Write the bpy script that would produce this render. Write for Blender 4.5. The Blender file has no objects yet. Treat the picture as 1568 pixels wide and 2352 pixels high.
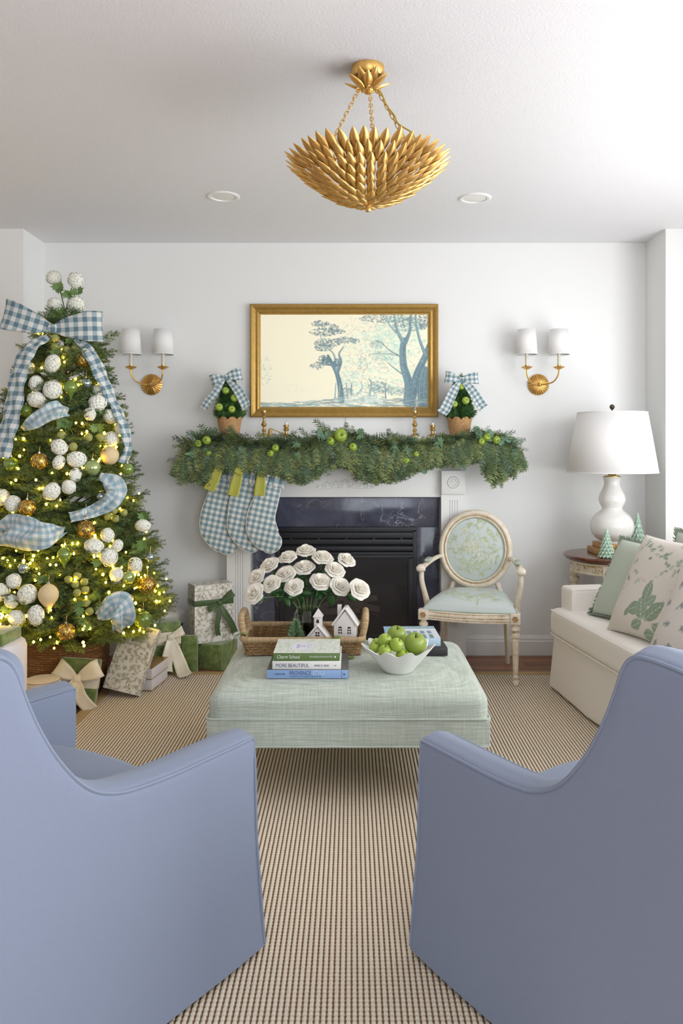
import bpy, bmesh, math, random
import numpy as np
from mathutils import Vector, Matrix, Euler
from mathutils.kdtree import KDTree

PI = math.pi
random.seed(7); RNG = np.random.default_rng(7)
scene = bpy.context.scene
C = scene.collection

# ------------------------------------------------------------------ camera
F_PX, CX, CY, H_CAM = 1780.0, 807.0, 1030.0, 1.353
D_WALL = 5.08
CEIL = 2.70
cd = bpy.data.cameras.new('camera'); cam = bpy.data.objects.new('camera', cd); C.objects.link(cam)
cam.location = (0, 0, H_CAM); cam.rotation_euler = (PI/2, 0, 0)
cd.sensor_fit = 'VERTICAL'; cd.sensor_height = 36.0; cd.sensor_width = 24.0
cd.lens = 36.0*F_PX/2352.0
cd.shift_x = -(CX-784.0)/2352.0
cd.shift_y = -(1176.0-CY)/2352.0
cd.clip_start = 0.05
scene.camera = cam

# ------------------------------------------------------------------ view, world, window light and fill
vs = scene.view_settings
vs.view_transform = 'Standard'; vs.look = 'None'; vs.gamma = 1.0; vs.exposure = 0.10
vs.use_curve_mapping = False
try:
    scene.cycles.max_bounces = 6; scene.cycles.diffuse_bounces = 4; scene.cycles.glossy_bounces = 3; scene.cycles.transmission_bounces = 6; scene.cycles.adaptive_threshold = 0.06
    scene.cycles.transparent_max_bounces = 6; scene.cycles.caustics_reflective = False
    scene.cycles.caustics_refractive = False; scene.cycles.sample_clamp_indirect = 6.0
except Exception: pass
world = bpy.data.worlds.new('daylight_sky'); scene.world = world; world.use_nodes = True
bg = world.node_tree.nodes['Background']; bg.inputs[0].default_value = (0.80, 0.90, 1.0, 1); bg.inputs[1].default_value = 1.5

def area_light(name, loc, rot, sx, sy, power, col):
    l = bpy.data.lights.new(name, 'AREA'); l.shape = 'RECTANGLE'; l.size = sx; l.size_y = sy
    l.energy = power; l.color = col
    o = bpy.data.objects.new(name, l); C.objects.link(o); o.location = loc; o.rotation_euler = rot
    return o
X_RIGHT, X_LEFT, Y_REAR = 2.75, -3.1, -2.6
# daylight through the window of the right wall, and an added fill lamp behind the camera
area_light('daylight_window_right', (X_RIGHT-0.03, 1.90, 1.22), (0, PI/2, 0), 2.2, 3.5, 142, (0.955, 0.98, 1.0))
area_light('rear_fill_light', (1.15, Y_REAR+0.04, 1.40), (PI/2, 0, 0), 2.6, 1.9, 52, (0.86, 0.92, 1.0))

# ------------------------------------------------------------------ helpers
def P(x, y, d):                     # a pixel of the photograph at a given distance from the camera plane
    return Vector(((x-CX)*d/F_PX, d, H_CAM-(y-CY)*d/F_PX))
def fl(x, y, z=0.0):                # a pixel that lies on the plane z
    d = (H_CAM-z)*F_PX/(y-CY); return Vector(((x-CX)*d/F_PX, d, z))
def S(d): return F_PX/d

def tag(o, label, cat, group=None, kind=None):
    if label: o['label'] = label
    if cat: o['category'] = cat
    if group: o['group'] = group
    if kind: o['kind'] = kind
    return o
def thing(name, label, cat, loc=(0, 0, 0), rotz=0.0, group=None, rot=None):
    o = bpy.data.objects.new(name, None); o.empty_display_size = 0.05; C.objects.link(o)
    o.location = loc; o.rotation_euler = rot if rot else (0, 0, rotz)
    return tag(o, label, cat, group)
def dup(root, loc, rot=(0, 0, 0), scale=1.0, label=None, group=None, parent=None):
    r = root.copy(); C.objects.link(r); r.location = loc; r.rotation_euler = rot; r.scale = (scale,)*3
    if parent: r.parent = parent
    if label: r['label'] = label
    if group: r['group'] = group
    for ch in list(root.children):
        c = ch.copy(); C.objects.link(c); c.parent = r
        for g in list(ch.children):
            k = g.copy(); C.objects.link(k); k.parent = c
    return r
def share(o, parent, loc=None, rot=None, scale=None, name=None):   # a copy sharing mesh data
    c = o.copy(); C.objects.link(c); c.parent = parent
    if loc is not None: c.location = loc
    if rot is not None: c.rotation_euler = rot
    if scale is not None: c.scale = scale if hasattr(scale, '__len__') else (scale,)*3
    return c

def frames(pts, up=None):
    pts = [Vector(p) for p in pts]; n = len(pts); T = []
    for i in range(n):
        a = pts[max(i-1, 0)]; b = pts[min(i+1, n-1)]
        t = (b-a); T.append(t.normalized() if t.length > 1e-9 else Vector((0, 0, 1)))
    u = Vector(up) if up else (Vector((0, 0, 1)) if abs(T[0].z) < .9 else Vector((1, 0, 0)))
    out = []
    for t in T:
        u = (u - t*u.dot(t)); u = u.normalized() if u.length > 1e-6 else t.orthogonal().normalized()
        out.append((t, u, t.cross(u)))
    return pts, out
def spline(pts, n):                 # Catmull-Rom through points
    pts = [Vector(p) for p in pts]; q = [pts[0]*2-pts[1]]+pts+[pts[-1]*2-pts[-2]]; out = []
    m = len(pts)-1
    for k in range(n):
        s = k/(n-1)*m; i = min(int(s), m-1); t = s-i
        a, b, c, d = q[i], q[i+1], q[i+2], q[i+3]
        out.append(0.5*((2*b)+(c-a)*t+(2*a-5*b+4*c-d)*t*t+(3*b-a-3*c+d)*t**3))
    return out
def lerp_list(v, n):
    return list(np.interp(np.linspace(0, len(v)-1, n), range(len(v)), v))

class MB:
    def __init__(s): s.v = []; s.f = []; s.uv = []; s.col = []; s.hascol = False
    def add(s, V, Fc, uv=None, col=None, M=None):
        b = len(s.v)
        V = [Vector(p) for p in V]
        if M is not None: V = [M @ p for p in V]
        s.v += V; s.f += [tuple(i+b for i in q) for q in Fc]
        s.uv += list(uv) if uv is not None else [(0.0, 0.0)]*len(V)
        if col is not None: s.hascol = True; s.col += [tuple(col)]*len(V) if not hasattr(col[0], '__len__') else list(col)
        else: s.col += [(1, 1, 1)]*len(V)
        return s
    def box(s, c, size, M=None, taper=1.0):
        x, y, z = [q/2 for q in size]; c = Vector(c)
        V = [c+Vector((sx*x*(taper if sz < 0 else 1), sy*y*(taper if sz < 0 else 1), sz*z)) for sx in (-1, 1) for sy in (-1, 1) for sz in (-1, 1)]
        uv = [(p.x+p.y, p.z+p.y) for p in V]
        return s.add(V, [(0, 1, 3, 2), (4, 6, 7, 5), (0, 4, 5, 1), (2, 3, 7, 6), (0, 2, 6, 4), (1, 5, 7, 3)], uv, M=M)
    def rbox(s, c, size, r, seg=3, M=None, sub=1, bulge=None):
        h = [q/2 for q in size]; c = Vector(c)
        def ax(hh):
            k = [-hh+r*(1-math.cos(PI/2*i/seg))*1.0 for i in range(seg+1)]
            mid = [(-hh+r)+(2*(hh-r))*j/sub for j in range(1, sub)]
            return k+mid+[-q for q in reversed(k)]
        A = [ax(q) for q in h]
        idx = {}; V = []; Fc = []
        def vid(p):
            key = tuple(round(q, 7) for q in p)
            if key not in idx:
                inner = Vector([max(-(h[k]-r), min(h[k]-r, p[k])) for k in range(3)])
                d = Vector(p)-inner
                q = inner + (d.normalized()*r if d.length > 1e-9 else d)
                if bulge: q = bulge(q)
                idx[key] = len(V); V.append(q+c)
            return idx[key]
        for a in range(3):
            b, e = (a+1) % 3, (a+2) % 3
            for sg in (-1, 1):
                for i in range(len(A[b])-1):
                    for j in range(len(A[e])-1):
                        q = []
                        for (ii, jj) in ((i, j), (i+1, j), (i+1, j+1), (i, j+1)):
                            p = [0, 0, 0]; p[a] = sg*h[a]; p[b] = A[b][ii]; p[e] = A[e][jj]; q.append(vid(p))
                        if len(set(q)) < 3: continue
                        Fc.append(tuple(q) if sg > 0 else tuple(reversed(q)))
        uv = [((p-c).x+(p-c).y, (p-c).z+(p-c).y*0.3) for p in V]
        return s.add(V, Fc, uv, M=M)
    def lathe(s, prof, n=24, c=(0, 0, 0), M=None, cap=True, rf=None, uvr=None, zmin=None):
        if zmin is not None: prof = [(r, max(z, zmin)) for r, z in prof]
        c = Vector(c); V = []; uv = []; Fc = []
        R = uvr or max(p[0] for p in prof)
        for j, (r, z) in enumerate(prof):
            for i in range(n):
                a = 2*PI*i/n; rr = r*(rf(a, z) if rf else 1)
                V.append(c+Vector((rr*math.cos(a), rr*math.sin(a), z))); uv.append((a*R, z))
        for j in range(len(prof)-1):
            for i in range(n):
                k = (i+1) % n; Fc.append((j*n+i, j*n+k, (j+1)*n+k, (j+1)*n+i))
        if cap:
            if prof[0][0] > 1e-5: Fc.append(tuple(reversed(range(n))))
            if prof[-1][0] > 1e-5: Fc.append(tuple((len(prof)-1)*n+i for i in range(n)))
        return s.add(V, Fc, uv, M=M)
    def tube(s, pts, rad, n=8, cap=True, closed=False, M=None, flat=1.0, up=None):
        pts, fr = frames(pts, up); m = len(pts)
        if not hasattr(rad, '__len__'): rad = [rad]*m
        if len(rad) != m: rad = lerp_list(rad, m)
        V = []; Fc = []; uv = []; L = 0
        for i in range(m):
            if i: L += (pts[i]-pts[i-1]).length
            t, u, w = fr[i]
            for k in range(n):
                a = 2*PI*k/n; V.append(pts[i]+u*(rad[i]*math.cos(a)*flat)+w*(rad[i]*math.sin(a))); uv.append((L, a*rad[i]))
        for i in range(m-1 if not closed else m):
            j = (i+1) % m
            for k in range(n):
                q = (k+1) % n; Fc.append((i*n+k, i*n+q, j*n+q, j*n+k))
        if cap and not closed: Fc += [tuple(reversed(range(n))), tuple((m-1)*n+k for k in range(n))]
        return s.add(V, Fc, uv, M=M)
    def grid(s, fn, nu, nv, uvfn=None, colfn=None, M=None, closeu=False):
        V = []; uv = []; col = [] if colfn else None; Fc = []
        for j in range(nv+1):
            for i in range(nu+1):
                u, v = i/nu, j/nv; p = fn(u, v); V.append(p); uv.append(uvfn(u, v) if uvfn else (u, v))
                if colfn: col.append(colfn(u, v))
        w = nu+1
        for j in range(nv):
            for i in range(nu): Fc.append((j*w+i, j*w+i+1, (j+1)*w+i+1, (j+1)*w+i))
        return s.add(V, Fc, uv, col, M=M)
    def ribbon(s, pts, side, width, n=None, nw=4, curl=0.0, notch=0.0, M=None, v0=0.0, wave=0.0, pleat=0.0):
        # a strip: pts path, side the width directions (one or a list), width one or a list
        n = n or len(pts)*6; p = spline(pts, n)
        sd = [Vector(q) for q in side] if isinstance(side, list) else [Vector(side)]*2
        sd = spline(sd, n) if len(sd) > 1 else sd*n
        wd = lerp_list(width, n) if hasattr(width, '__len__') else [width]*n
        V = []; uv = []; L = 0; Fc = []
        for i in range(n):
            if i: L += (p[i]-p[i-1]).length
            t = (p[min(i+1, n-1)]-p[max(i-1, 0)]).normalized(); d = sd[i].normalized(); nn = t.cross(d)
            for k in range(nw+1):
                a = k/nw-.5
                q = p[i]+d*(a*wd[i])+nn*(curl*wd[i]*(a*a*4-.5))+nn*(wave*math.sin(L*48+k*.6))+nn*(pleat*math.sin(a*9+L*14)*math.sin(PI*i/(n-1)))
                if notch and i == n-1: q = q-t*notch*(1-abs(a)*2)
                V.append(q); uv.append((L, a*wd[i]+v0))
        w = nw+1
        for i in range(n-1):
            for k in range(nw): Fc.append((i*w+k, i*w+k+1, (i+1)*w+k+1, (i+1)*w+k))
        return s.add(V, Fc, uv, M=M)
    def poly(s, pts2, z0, z1, M=None):           # prism from a 2-D outline
        n = len(pts2)
        V = [(x, y, z0) for x, y in pts2]+[(x, y, z1) for x, y in pts2]
        Fc = [tuple(reversed(range(n))), tuple(range(n, 2*n))]+[(i, (i+1) % n, n+(i+1) % n, n+i) for i in range(n)]
        return s.add(V, Fc, [(p[0], p[1]) for p in V], M=M)
    def xyuv(s, a=0, b=2):
        s.uv = [(p[a], p[b]) for p in s.v]; return s
    def build(s, name, mat, parent=None, smooth=True, angle=35, kind=None, bevel=0.0, thick=0.0, label=None, weld=False):
        me = bpy.data.meshes.new(name); me.from_pydata([tuple(p) for p in s.v], [], s.f)
        ul = me.uv_layers.new(name='UVMap'); li = np.empty(len(me.loops), np.int32); me.loops.foreach_get('vertex_index', li)
        ul.data.foreach_set('uv', np.array(s.uv, np.float32)[li].ravel())
        if s.hascol:
            ca = me.color_attributes.new('Col', 'FLOAT_COLOR', 'POINT')
            a = np.ones((len(s.v), 4), np.float32); a[:, :3] = np.array(s.col, np.float32); ca.data.foreach_set('color', a.ravel())
        if weld or bevel or not s.hascol:
            bm = bmesh.new(); bm.from_mesh(me)
            if weld: bmesh.ops.remove_doubles(bm, verts=bm.verts, dist=1e-5)
            bmesh.ops.recalc_face_normals(bm, faces=bm.faces)
            if bevel:
                ed = [e for e in bm.edges if len(e.link_faces) == 2 and e.calc_face_angle(0) > 0.6]
                bmesh.ops.bevel(bm, geom=ed, offset=bevel, segments=2, profile=.6, affect='EDGES', clamp_overlap=True)
            bm.to_mesh(me); bm.free()
        if smooth:
            me.polygons.foreach_set('use_smooth', [True]*len(me.polygons))
            try: me.set_sharp_from_angle(angle=math.radians(angle))
            except Exception: pass
        me.update()
        o = bpy.data.objects.new(name, me); C.objects.link(o)
        o.data.materials.append(MAT[mat] if isinstance(mat, str) else mat)
        if parent: o.parent = parent
        if kind: o['kind'] = kind
        if label: o['label'] = label
        if thick:
            md = o.modifiers.new('thickness', 'SOLIDIFY'); md.thickness = thick; md.offset = 0
        return o
def struct(o): o['kind'] = 'structure'; return o
def one(mb, name, mat, label, cat, group=None, loc=None, rotz=None, **k):
    o = mb.build(name, mat, None, **k); tag(o, label, cat, group)
    if loc is not None: o.location = loc
    if rotz is not None: o.rotation_euler = (0, 0, rotz)
    return o
def big_mesh(name, V, T, mat, parent=None, col=None, kind='stuff', smooth=False):
    # V (n,3), T (m,k) numpy: many small leaves in one mesh
    me = bpy.data.meshes.new(name); n, m, k = len(V), len(T), T.shape[1]
    me.vertices.add(n); me.vertices.foreach_set('co', V.astype(np.float32).ravel())
    me.loops.add(m*k); me.loops.foreach_set('vertex_index', T.astype(np.int32).ravel())
    me.polygons.add(m); me.polygons.foreach_set('loop_start', np.arange(0, m*k, k, dtype=np.int32))
    try: me.polygons.foreach_set('loop_total', np.full(m, k, np.int32))
    except Exception: pass
    me.update(calc_edges=True); me.validate()
    if col is not None:
        ca = me.color_attributes.new('Col', 'FLOAT_COLOR', 'POINT'); a = np.ones((n, 4), np.float32); a[:, :3] = col
        ca.data.foreach_set('color', a.ravel())
    if smooth: me.polygons.foreach_set('use_smooth', [True]*m)
    o = bpy.data.objects.new(name, me); C.objects.link(o); me.materials.append(MAT[mat])
    if parent: o.parent = parent
    if kind: o['kind'] = kind
    return o
def scatter(bv, bf, mats, cols):
    bv = np.asarray(bv, float); bf = np.asarray(bf); n = len(bv)
    Ms = np.array([[list(r) for r in m] for m in mats])
    h = np.c_[bv, np.ones(n)]
    V = np.einsum('kij,nj->kni', Ms[:, :3, :], h).reshape(-1, 3)
    T = (bf[None]+(np.arange(len(mats))*n)[:, None, None]).reshape(-1, bf.shape[1])
    return V, T, np.repeat(np.asarray(cols), n, axis=0)
def frame_m(loc, z, x=None, s=1.0):      # matrix whose local Z points along z
    z = Vector(z).normalized(); x = Vector(x) if x is not None else z.orthogonal()
    x = (x-z*x.dot(z)); x = x.normalized() if x.length > 1e-6 else z.orthogonal().normalized()
    y = z.cross(x)
    m = Matrix(((x.x*s, y.x*s, z.x*s, loc[0]), (x.y*s, y.y*s, z.y*s, loc[1]), (x.z*s, y.z*s, z.z*s, loc[2]), (0, 0, 0, 1)))
    return m

def relax(cs, rs, lim=.05, k=.97, it=120, kd=None, axis=None):
    # move balls apart until they only touch, each at most lim from where it was
    cs = [Vector(c) for c in cs]; org = [c.copy() for c in cs]; n = len(cs)
    for _ in range(it):
        moved = False
        for i in range(n):
            for j in range(i+1, n):
                need = k*(rs[i]+rs[j]); v = cs[j]-cs[i]; d = v.length
                if d < need:
                    u = v/d if d > 1e-6 else Vector((0, -1, 0))
                    if axis is not None: u = (u+Vector(axis)*(1.2 if u.dot(Vector(axis)) >= 0 else -1.2)).normalized()
                    cs[i] -= u*(need-d)*.5; cs[j] += u*(need-d)*.5; moved = True
        for i in range(n):
            if kd is not None:
                co, _i, d = kd.find(cs[i])
                if d < rs[i]+.003: cs[i] += (cs[i]-co).normalized()*(rs[i]+.003-d)*.7; moved = True
            off = cs[i]-org[i]
            if off.length > lim: cs[i] = org[i]+off.normalized()*lim
        if not moved: break
    return cs

# ------------------------------------------------------------------ materials
MAT = {}
def srgb(r, g, b):
    f = lambda c: (c/255/12.92) if c/255 <= .04045 else ((c/255+.055)/1.055)**2.4
    return (f(r), f(g), f(b), 1)
class NT:
    def __init__(s, name):
        m = bpy.data.materials.new(name); m.use_nodes = True; s.m = m; s.t = m.node_tree; MAT[name] = m
        s.b = s.t.nodes['Principled BSDF']
    def n(s, typ, **k):
        q = s.t.nodes.new(typ)
        for a, v in k.items():
            if a.startswith('i_'):
                key = a[2:]; key = int(key) if key.isdigit() else key.replace('_', ' ')
                q.inputs[key].default_value = v
            else: setattr(q, a, v)
        return q
    def l(s, a, b, ao=0): s.t.links.new(a.outputs[ao] if not isinstance(a, bpy.types.NodeSocket) else a, b); return s
    def math(s, op, a, b=None):
        q = s.n('ShaderNodeMath', operation=op)
        for i, v in enumerate((a, b)):
            if v is None: continue
            if isinstance(v, (int, float)): q.inputs[i].default_value = v
            else: s.t.links.new(v, q.inputs[i])
        return q.outputs[0]
    def mix(s, fac, a, b):
        q = s.n('ShaderNodeMix', data_type='RGBA')
        for i, v in ((0, fac), (6, a), (7, b)):
            if isinstance(v, (int, float)): q.inputs[i].default_value = v
            elif isinstance(v, tuple): q.inputs[i].default_value = v
            else: s.t.links.new(v, q.inputs[i])
        return q.outputs[2]
    def ramp(s, fac, stops):
        q = s.n('ShaderNodeValToRGB'); e = q.color_ramp.elements
        while len(e) < len(stops): e.new(.5)
        for k, (p, c) in enumerate(stops): e[k].position = p; e[k].color = c if len(c) == 4 else (*c, 1)
        s.t.links.new(fac, q.inputs[0]); return q.outputs[0]
    def bump(s, h, strength=.3, dist=.002):
        q = s.n('ShaderNodeBump'); q.inputs['Strength'].default_value = strength; q.inputs['Distance'].default_value = dist
        s.t.links.new(h, q.inputs['Height']); s.t.links.new(q.outputs[0], s.b.inputs['Normal']); return q
    def coord(s, kind='Object', scale=None):
        q = s.n('ShaderNodeTexCoord').outputs[kind]
        if scale is not None:
            mp = s.n('ShaderNodeMapping'); mp.inputs['Scale'].default_value = scale if hasattr(scale, '__len__') else (scale,)*3
            s.t.links.new(q, mp.inputs[0]); q = mp.outputs[0]
        return q
    def noise(s, vec, scale, detail=3, rough=.5, dist=0.0):
        q = s.n('ShaderNodeTexNoise'); q.inputs['Scale'].default_value = scale; q.inputs['Detail'].default_value = detail
        q.inputs['Roughness'].default_value = rough; q.inputs['Distortion'].default_value = dist
        s.t.links.new(vec, q.inputs['Vector']); return q.outputs[0]
    def set(s, color=None, rough=.5, metal=0.0, spec=.5, **k):
        if color is not None:
            if isinstance(color, tuple): s.b.inputs['Base Color'].default_value = color
            else: s.t.links.new(color, s.b.inputs['Base Color'])
        s.b.inputs['Roughness'].default_value = rough; s.b.inputs['Metallic'].default_value = metal
        s.b.inputs['Specular IOR Level'].default_value = spec
        for a, v in k.items(): s.b.inputs[a.replace('_', ' ')].default_value = v
        return s
def simple(name, c, rough=.5, metal=0., spec=.5, var=.08, vs=12., bump=0., bs=200., bd=.001, coord='Object', **k):
    t = NT(name); co = t.coord(coord)
    c2 = tuple(min(1, max(0, q*(1-var))) for q in c[:3])+(1,); c1 = tuple(min(1, q*(1+var)) for q in c[:3])+(1,)
    t.set(t.mix(t.noise(co, vs), c2, c1) if var else c, rough, metal, spec, **k)
    if bump: t.bump(t.noise(co, bs, 1 if var == 0 else 3), bump, bd)
    return t
def vcol(name, rough=.6, spec=.3, c=None, bump=0., bs=300., trans=0.0, **k):    # printed / per-leaf colours
    t = NT(name); a = t.n('ShaderNodeVertexColor', layer_name='Col').outputs[0]
    if c:
        q = t.n('ShaderNodeMix', data_type='RGBA', blend_type='MULTIPLY'); q.inputs[0].default_value = 1
        t.t.links.new(a, q.inputs[6]); q.inputs[7].default_value = c; a = q.outputs[2]
    t.set(a, rough, 0, spec, **k)
    if bump: t.bump(t.noise(t.coord(), bs, 3), bump, .001)
    return t
def gingham(name, k, cw, cm, cdk, rot=0.0, dots=False):
    t = NT(name); uv = t.coord('UV')
    mp = t.n('ShaderNodeMapping'); mp.inputs['Rotation'].default_value = (0, 0, rot); mp.inputs['Scale'].default_value = (k, k, k)
    t.t.links.new(uv, mp.inputs[0]); sp = t.n('ShaderNodeSeparateXYZ'); t.t.links.new(mp.outputs[0], sp.inputs[0])
    a = t.math('GREATER_THAN', t.math('FRACT', sp.outputs[0]), .5); b = t.math('GREATER_THAN', t.math('FRACT', sp.outputs[1]), .5)
    f = t.math('MULTIPLY', t.math('ADD', a, b), .5)
    col = t.ramp(f, [(0, cw), (.5, cm), (1, cdk)])
    t.set(col, .75, 0, .2, Sheen_Weight=.15)
    t.bump(t.noise(t.coord('UV'), 900, 2), .15, .0005)
    return t
def weave(name, c1, c2, ku, kv, rough=.75, bump=.8, cd=None, dist=.004):
    t = NT(name); uv = t.coord('UV')
    br = t.n('ShaderNodeTexBrick'); t.t.links.new(uv, br.inputs['Vector'])
    br.inputs['Color1'].default_value = c1; br.inputs['Color2'].default_value = c2
    br.inputs['Mortar'].default_value = cd or tuple(q*.35 for q in c1[:3])+(1,)
    br.inputs['Scale'].default_value = 1; br.inputs['Brick Width'].default_value = ku; br.inputs['Row Height'].default_value = kv
    br.inputs['Mortar Size'].default_value = min(ku, kv)*.16; br.inputs['Mortar Smooth'].default_value = 1.0; br.inputs['Bias'].default_value = 0
    nz = t.noise(uv, 140, 3); q = t.n('ShaderNodeMix', data_type='RGBA', blend_type='MULTIPLY'); q.inputs[0].default_value = .6
    t.t.links.new(br.outputs[0], q.inputs[6]); t.t.links.new(t.ramp(nz, [(0.2, (.55, .55, .55)), (.8, (1.25, 1.2, 1.1))]), q.inputs[7])
    t.set(q.outputs[2], rough, 0, .3)
    t.bump(t.math('SUBTRACT', 1.0, br.outputs[1]), bump, dist); return t

RUG_P, RUG_Q = .0148, .0152     # pitch of the rug's ribs and of the stitches along them
def make_materials():
    simple('wall_paint', srgb(240, 240, 238), .7, spec=.2, var=0, bump=.12, bs=160, bd=.0015)
    simple('ceiling_paint', srgb(238, 238, 241), .8, spec=.15, var=0, bump=.35, bs=110, bd=.003)
    simple('white_trim', srgb(240, 240, 238), .35, var=0)
    t = NT('oak_floor'); co = t.coord('Object', (1.2, 14, 14)); oi = t.n('ShaderNodeObjectInfo').outputs['Random']
    nz = t.noise(co, 3.0, 6, .6, 1.5); c = t.ramp(nz, [(.25, srgb(104, 66, 44)), (.55, srgb(146, 98, 68)), (.8, srgb(170, 122, 88))])
    q = t.n('ShaderNodeHueSaturation'); t.t.links.new(c, q.inputs['Color']); t.t.links.new(t.math('ADD', t.math('MULTIPLY', oi, .5), .75), q.inputs['Value'])
    t.set(q.outputs[0], .35, 0, .4)
    # marble
    t = NT('slate_marble'); co = t.coord('Object')
    base = t.ramp(t.noise(co, 5, 6, .6, .6), [(.3, srgb(50, 52, 66)), (.7, srgb(92, 95, 112))])
    w = t.noise(co, 4.2, 5, .65, 1.1); vein = t.math('ABSOLUTE', t.math('SUBTRACT', w, .5))
    vm = t.ramp(vein, [(0.0, (1, 1, 1)), (.006, (.12, .12, .12)), (.022, (0, 0, 0))])
    w2 = t.math('MULTIPLY', vm, t.ramp(t.noise(co, 3.0, 2), [(.42, (0, 0, 0)), (.62, (1, 1, 1))]))
    t.set(t.mix(w2, base, srgb(176, 176, 188)), .12, 0, .5)
    simple('black_metal', srgb(38, 39, 44), .45, spec=.4, var=.1)
    simple('black_slot', srgb(8, 8, 9), .8, var=0)
    simple('firebox_brick', srgb(44, 42, 43), .9, var=.3, vs=20, bump=.4, bs=60)
    simple('log_bark', srgb(112, 98, 88), .9, var=.5, vs=30, bump=1, bs=70, bd=.006)
    t = NT('ember'); t.set(srgb(60, 12, 8), .8, Emission_Color=(1, .12, .08, 1), Emission_Strength=.5)
    t = NT('fire_glass'); t.set(srgb(70, 68, 70), .05, 0, .5, Transmission_Weight=0.0, Alpha=.30)
    t = NT('clear_glass'); t.set((.97, .985, .98, 1), .02, 0, .5, Transmission_Weight=1.0, IOR=1.42)
    t = NT('water'); t.set((.90, .94, .93, 1), .0, 0, .5, Transmission_Weight=1.0, IOR=1.33)
    # metals
    for nm, c, r in (('gold_leaf', srgb(226, 182, 106), .36), ('antique_brass', srgb(200, 168, 108), .3), ('gilt_frame', srgb(176, 140, 72), .42), ('dark_bronze', srgb(92, 84, 74), .35)):
        t = NT(nm); co = t.coord(); nz = t.noise(co, 45, 4)
        t.set(t.mix(nz, tuple(q*.72 for q in c[:3])+(1,), tuple(min(1, q*1.25) for q in c[:3])+(1,)), r, .85 if nm != 'gilt_frame' else .55, .5)
        t.bump(t.noise(co, 180, 3), .12, .001)
    simple('yellow_cord', srgb(190, 160, 40), .5, var=0)
    simple('linen_shade', srgb(244, 242, 240), .85, spec=.1, var=.015, vs=300, bump=.1, bs=700, bd=.0004)
    MAT['linen_shade'].node_tree.nodes['Principled BSDF'].inputs['Transmission Weight'].default_value = 0.0
    simple('shade_lining', srgb(246, 244, 240), .8, spec=.1, var=0)
    simple('candle_sleeve', srgb(226, 218, 200), .5, var=.05)
    simple('wax', srgb(232, 228, 222), .4, var=.02, Subsurface_Weight=.0)
    simple('grey_wax', srgb(150, 146, 150), .4, var=.02)
    simple('wick', srgb(40, 34, 30), .9, var=0)
    t = NT('white_ceramic'); t.set(srgb(238, 236, 231), .12, 0, .5, Coat_Weight=.3)
    t = NT('matte_porcelain'); co = t.coord(); t.set(t.ramp(t.noise(co, 900, 2), [(.28, srgb(196, 184, 176)), (.36, srgb(226, 220, 216))]), .35, 0, .4)
    t = NT('bowl_ceramic'); t.set(srgb(240, 239, 235), .3, 0, .5)
    t = NT('green_ceramic'); co = t.coord(); t.set(t.ramp(t.n('ShaderNodeNewGeometry').outputs['Pointiness'], [(.42, srgb(96, 146, 116)), (.54, srgb(196, 222, 202))]), .16, 0, .6)
    # fabrics
    def fabric(nm, c, var=.06, vs=500, b=.35, bs=900, sheen=.2, rough=.9):
        t = NT(nm); co = t.coord()
        big = t.noise(co, 3.0, 2); fine = t.noise(co, vs, 2)
        cc = t.mix(fine, tuple(q*(1-var) for q in c[:3])+(1,), tuple(min(1, q*(1+var)) for q in c[:3])+(1,))
        t.set(cc, rough, 0, .15, Sheen_Weight=sheen)
        h = t.math('ADD', t.math('MULTIPLY', fine, .25), t.math('MULTIPLY', t.noise(co, 7, 2), 2.2))
        t.bump(h, b, .0022); return t
    fabric('blue_slipcover', srgb(136, 146, 167))
    fabric('cream_slipcover', srgb(246, 240, 232), var=.03)
    fabric('sage_velvet', srgb(194, 203, 188), var=.03, b=.15)
    fabric('fringe', srgb(152, 166, 150), var=.15)
    fabric('pale_linen', srgb(226, 220, 212), var=.05)
    # ottoman linen with slubs
    t = NT('slub_linen'); co = t.coord()
    def streak(sc): return t.noise(t.coord('Object', sc), 1.0, 3, .7)
    a = t.math('MAXIMUM', streak((9, 9, 420)), t.math('MAXIMUM', streak((420, 420, 10)), 0.0)); 
    a1 = streak((7, 500, 500)); a2 = streak((500, 7, 9)); a3 = streak((500, 500, 7))
    f = t.math('MULTIPLY', t.math('ADD', t.math('ADD', a1, a2), t.math('MULTIPLY', streak((9, 9, 500)), 1.0)), .333)
    c = t.ramp(f, [(.40, srgb(160, 170, 156)), (.5, srgb(186, 195, 182)), (.60, srgb(214, 219, 208))])
    t.set(c, .85, 0, .2, Sheen_Weight=.2); t.bump(f, .25, .001)
    cw, cm, cdk = srgb(226, 224, 218), srgb(164, 182, 188), srgb(112, 136, 146)
    gingham('gingham_ribbon', 34, cw, cm, cdk)
    gingham('gingham_wide', 20, cw, cm, srgb(104, 128, 138))
    gingham('gingham_stocking', 28, cw, cm, srgb(118, 144, 154), rot=.22)
    gingham('gingham_ticking', 30, srgb(224, 222, 216), srgb(176, 196, 204), srgb(150, 174, 184))
    def silk(nm, c, rough=.35, sheen=.3): t = simple(nm, c, rough, var=.06, vs=40, Sheen_Weight=sheen, bump=.1, bs=60, bd=.001); return t
    silk('olive_ribbon', srgb(168, 168, 62), .45); silk('cream_satin', srgb(238, 228, 204), .3); silk('forest_ribbon', srgb(62, 86, 42), .5)
    silk('moss_velvet', srgb(112, 122, 50), .8, .12)
    t = NT('velvet_wrap'); co = t.coord(); nz = t.noise(co, 26, 5, .65, .4)
    t.set(t.ramp(nz, [(.28, srgb(74, 92, 40)), (.5, srgb(108, 130, 66)), (.74, srgb(150, 168, 104))]), .5, 0, .4, Sheen_Weight=.6); t.bump(nz, .2, .002)
    vcol('print_fabric', .85, .15, bump=.12, bs=700, Sheen_Weight=.1)
    vcol('print_paper', .45, .4)
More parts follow.
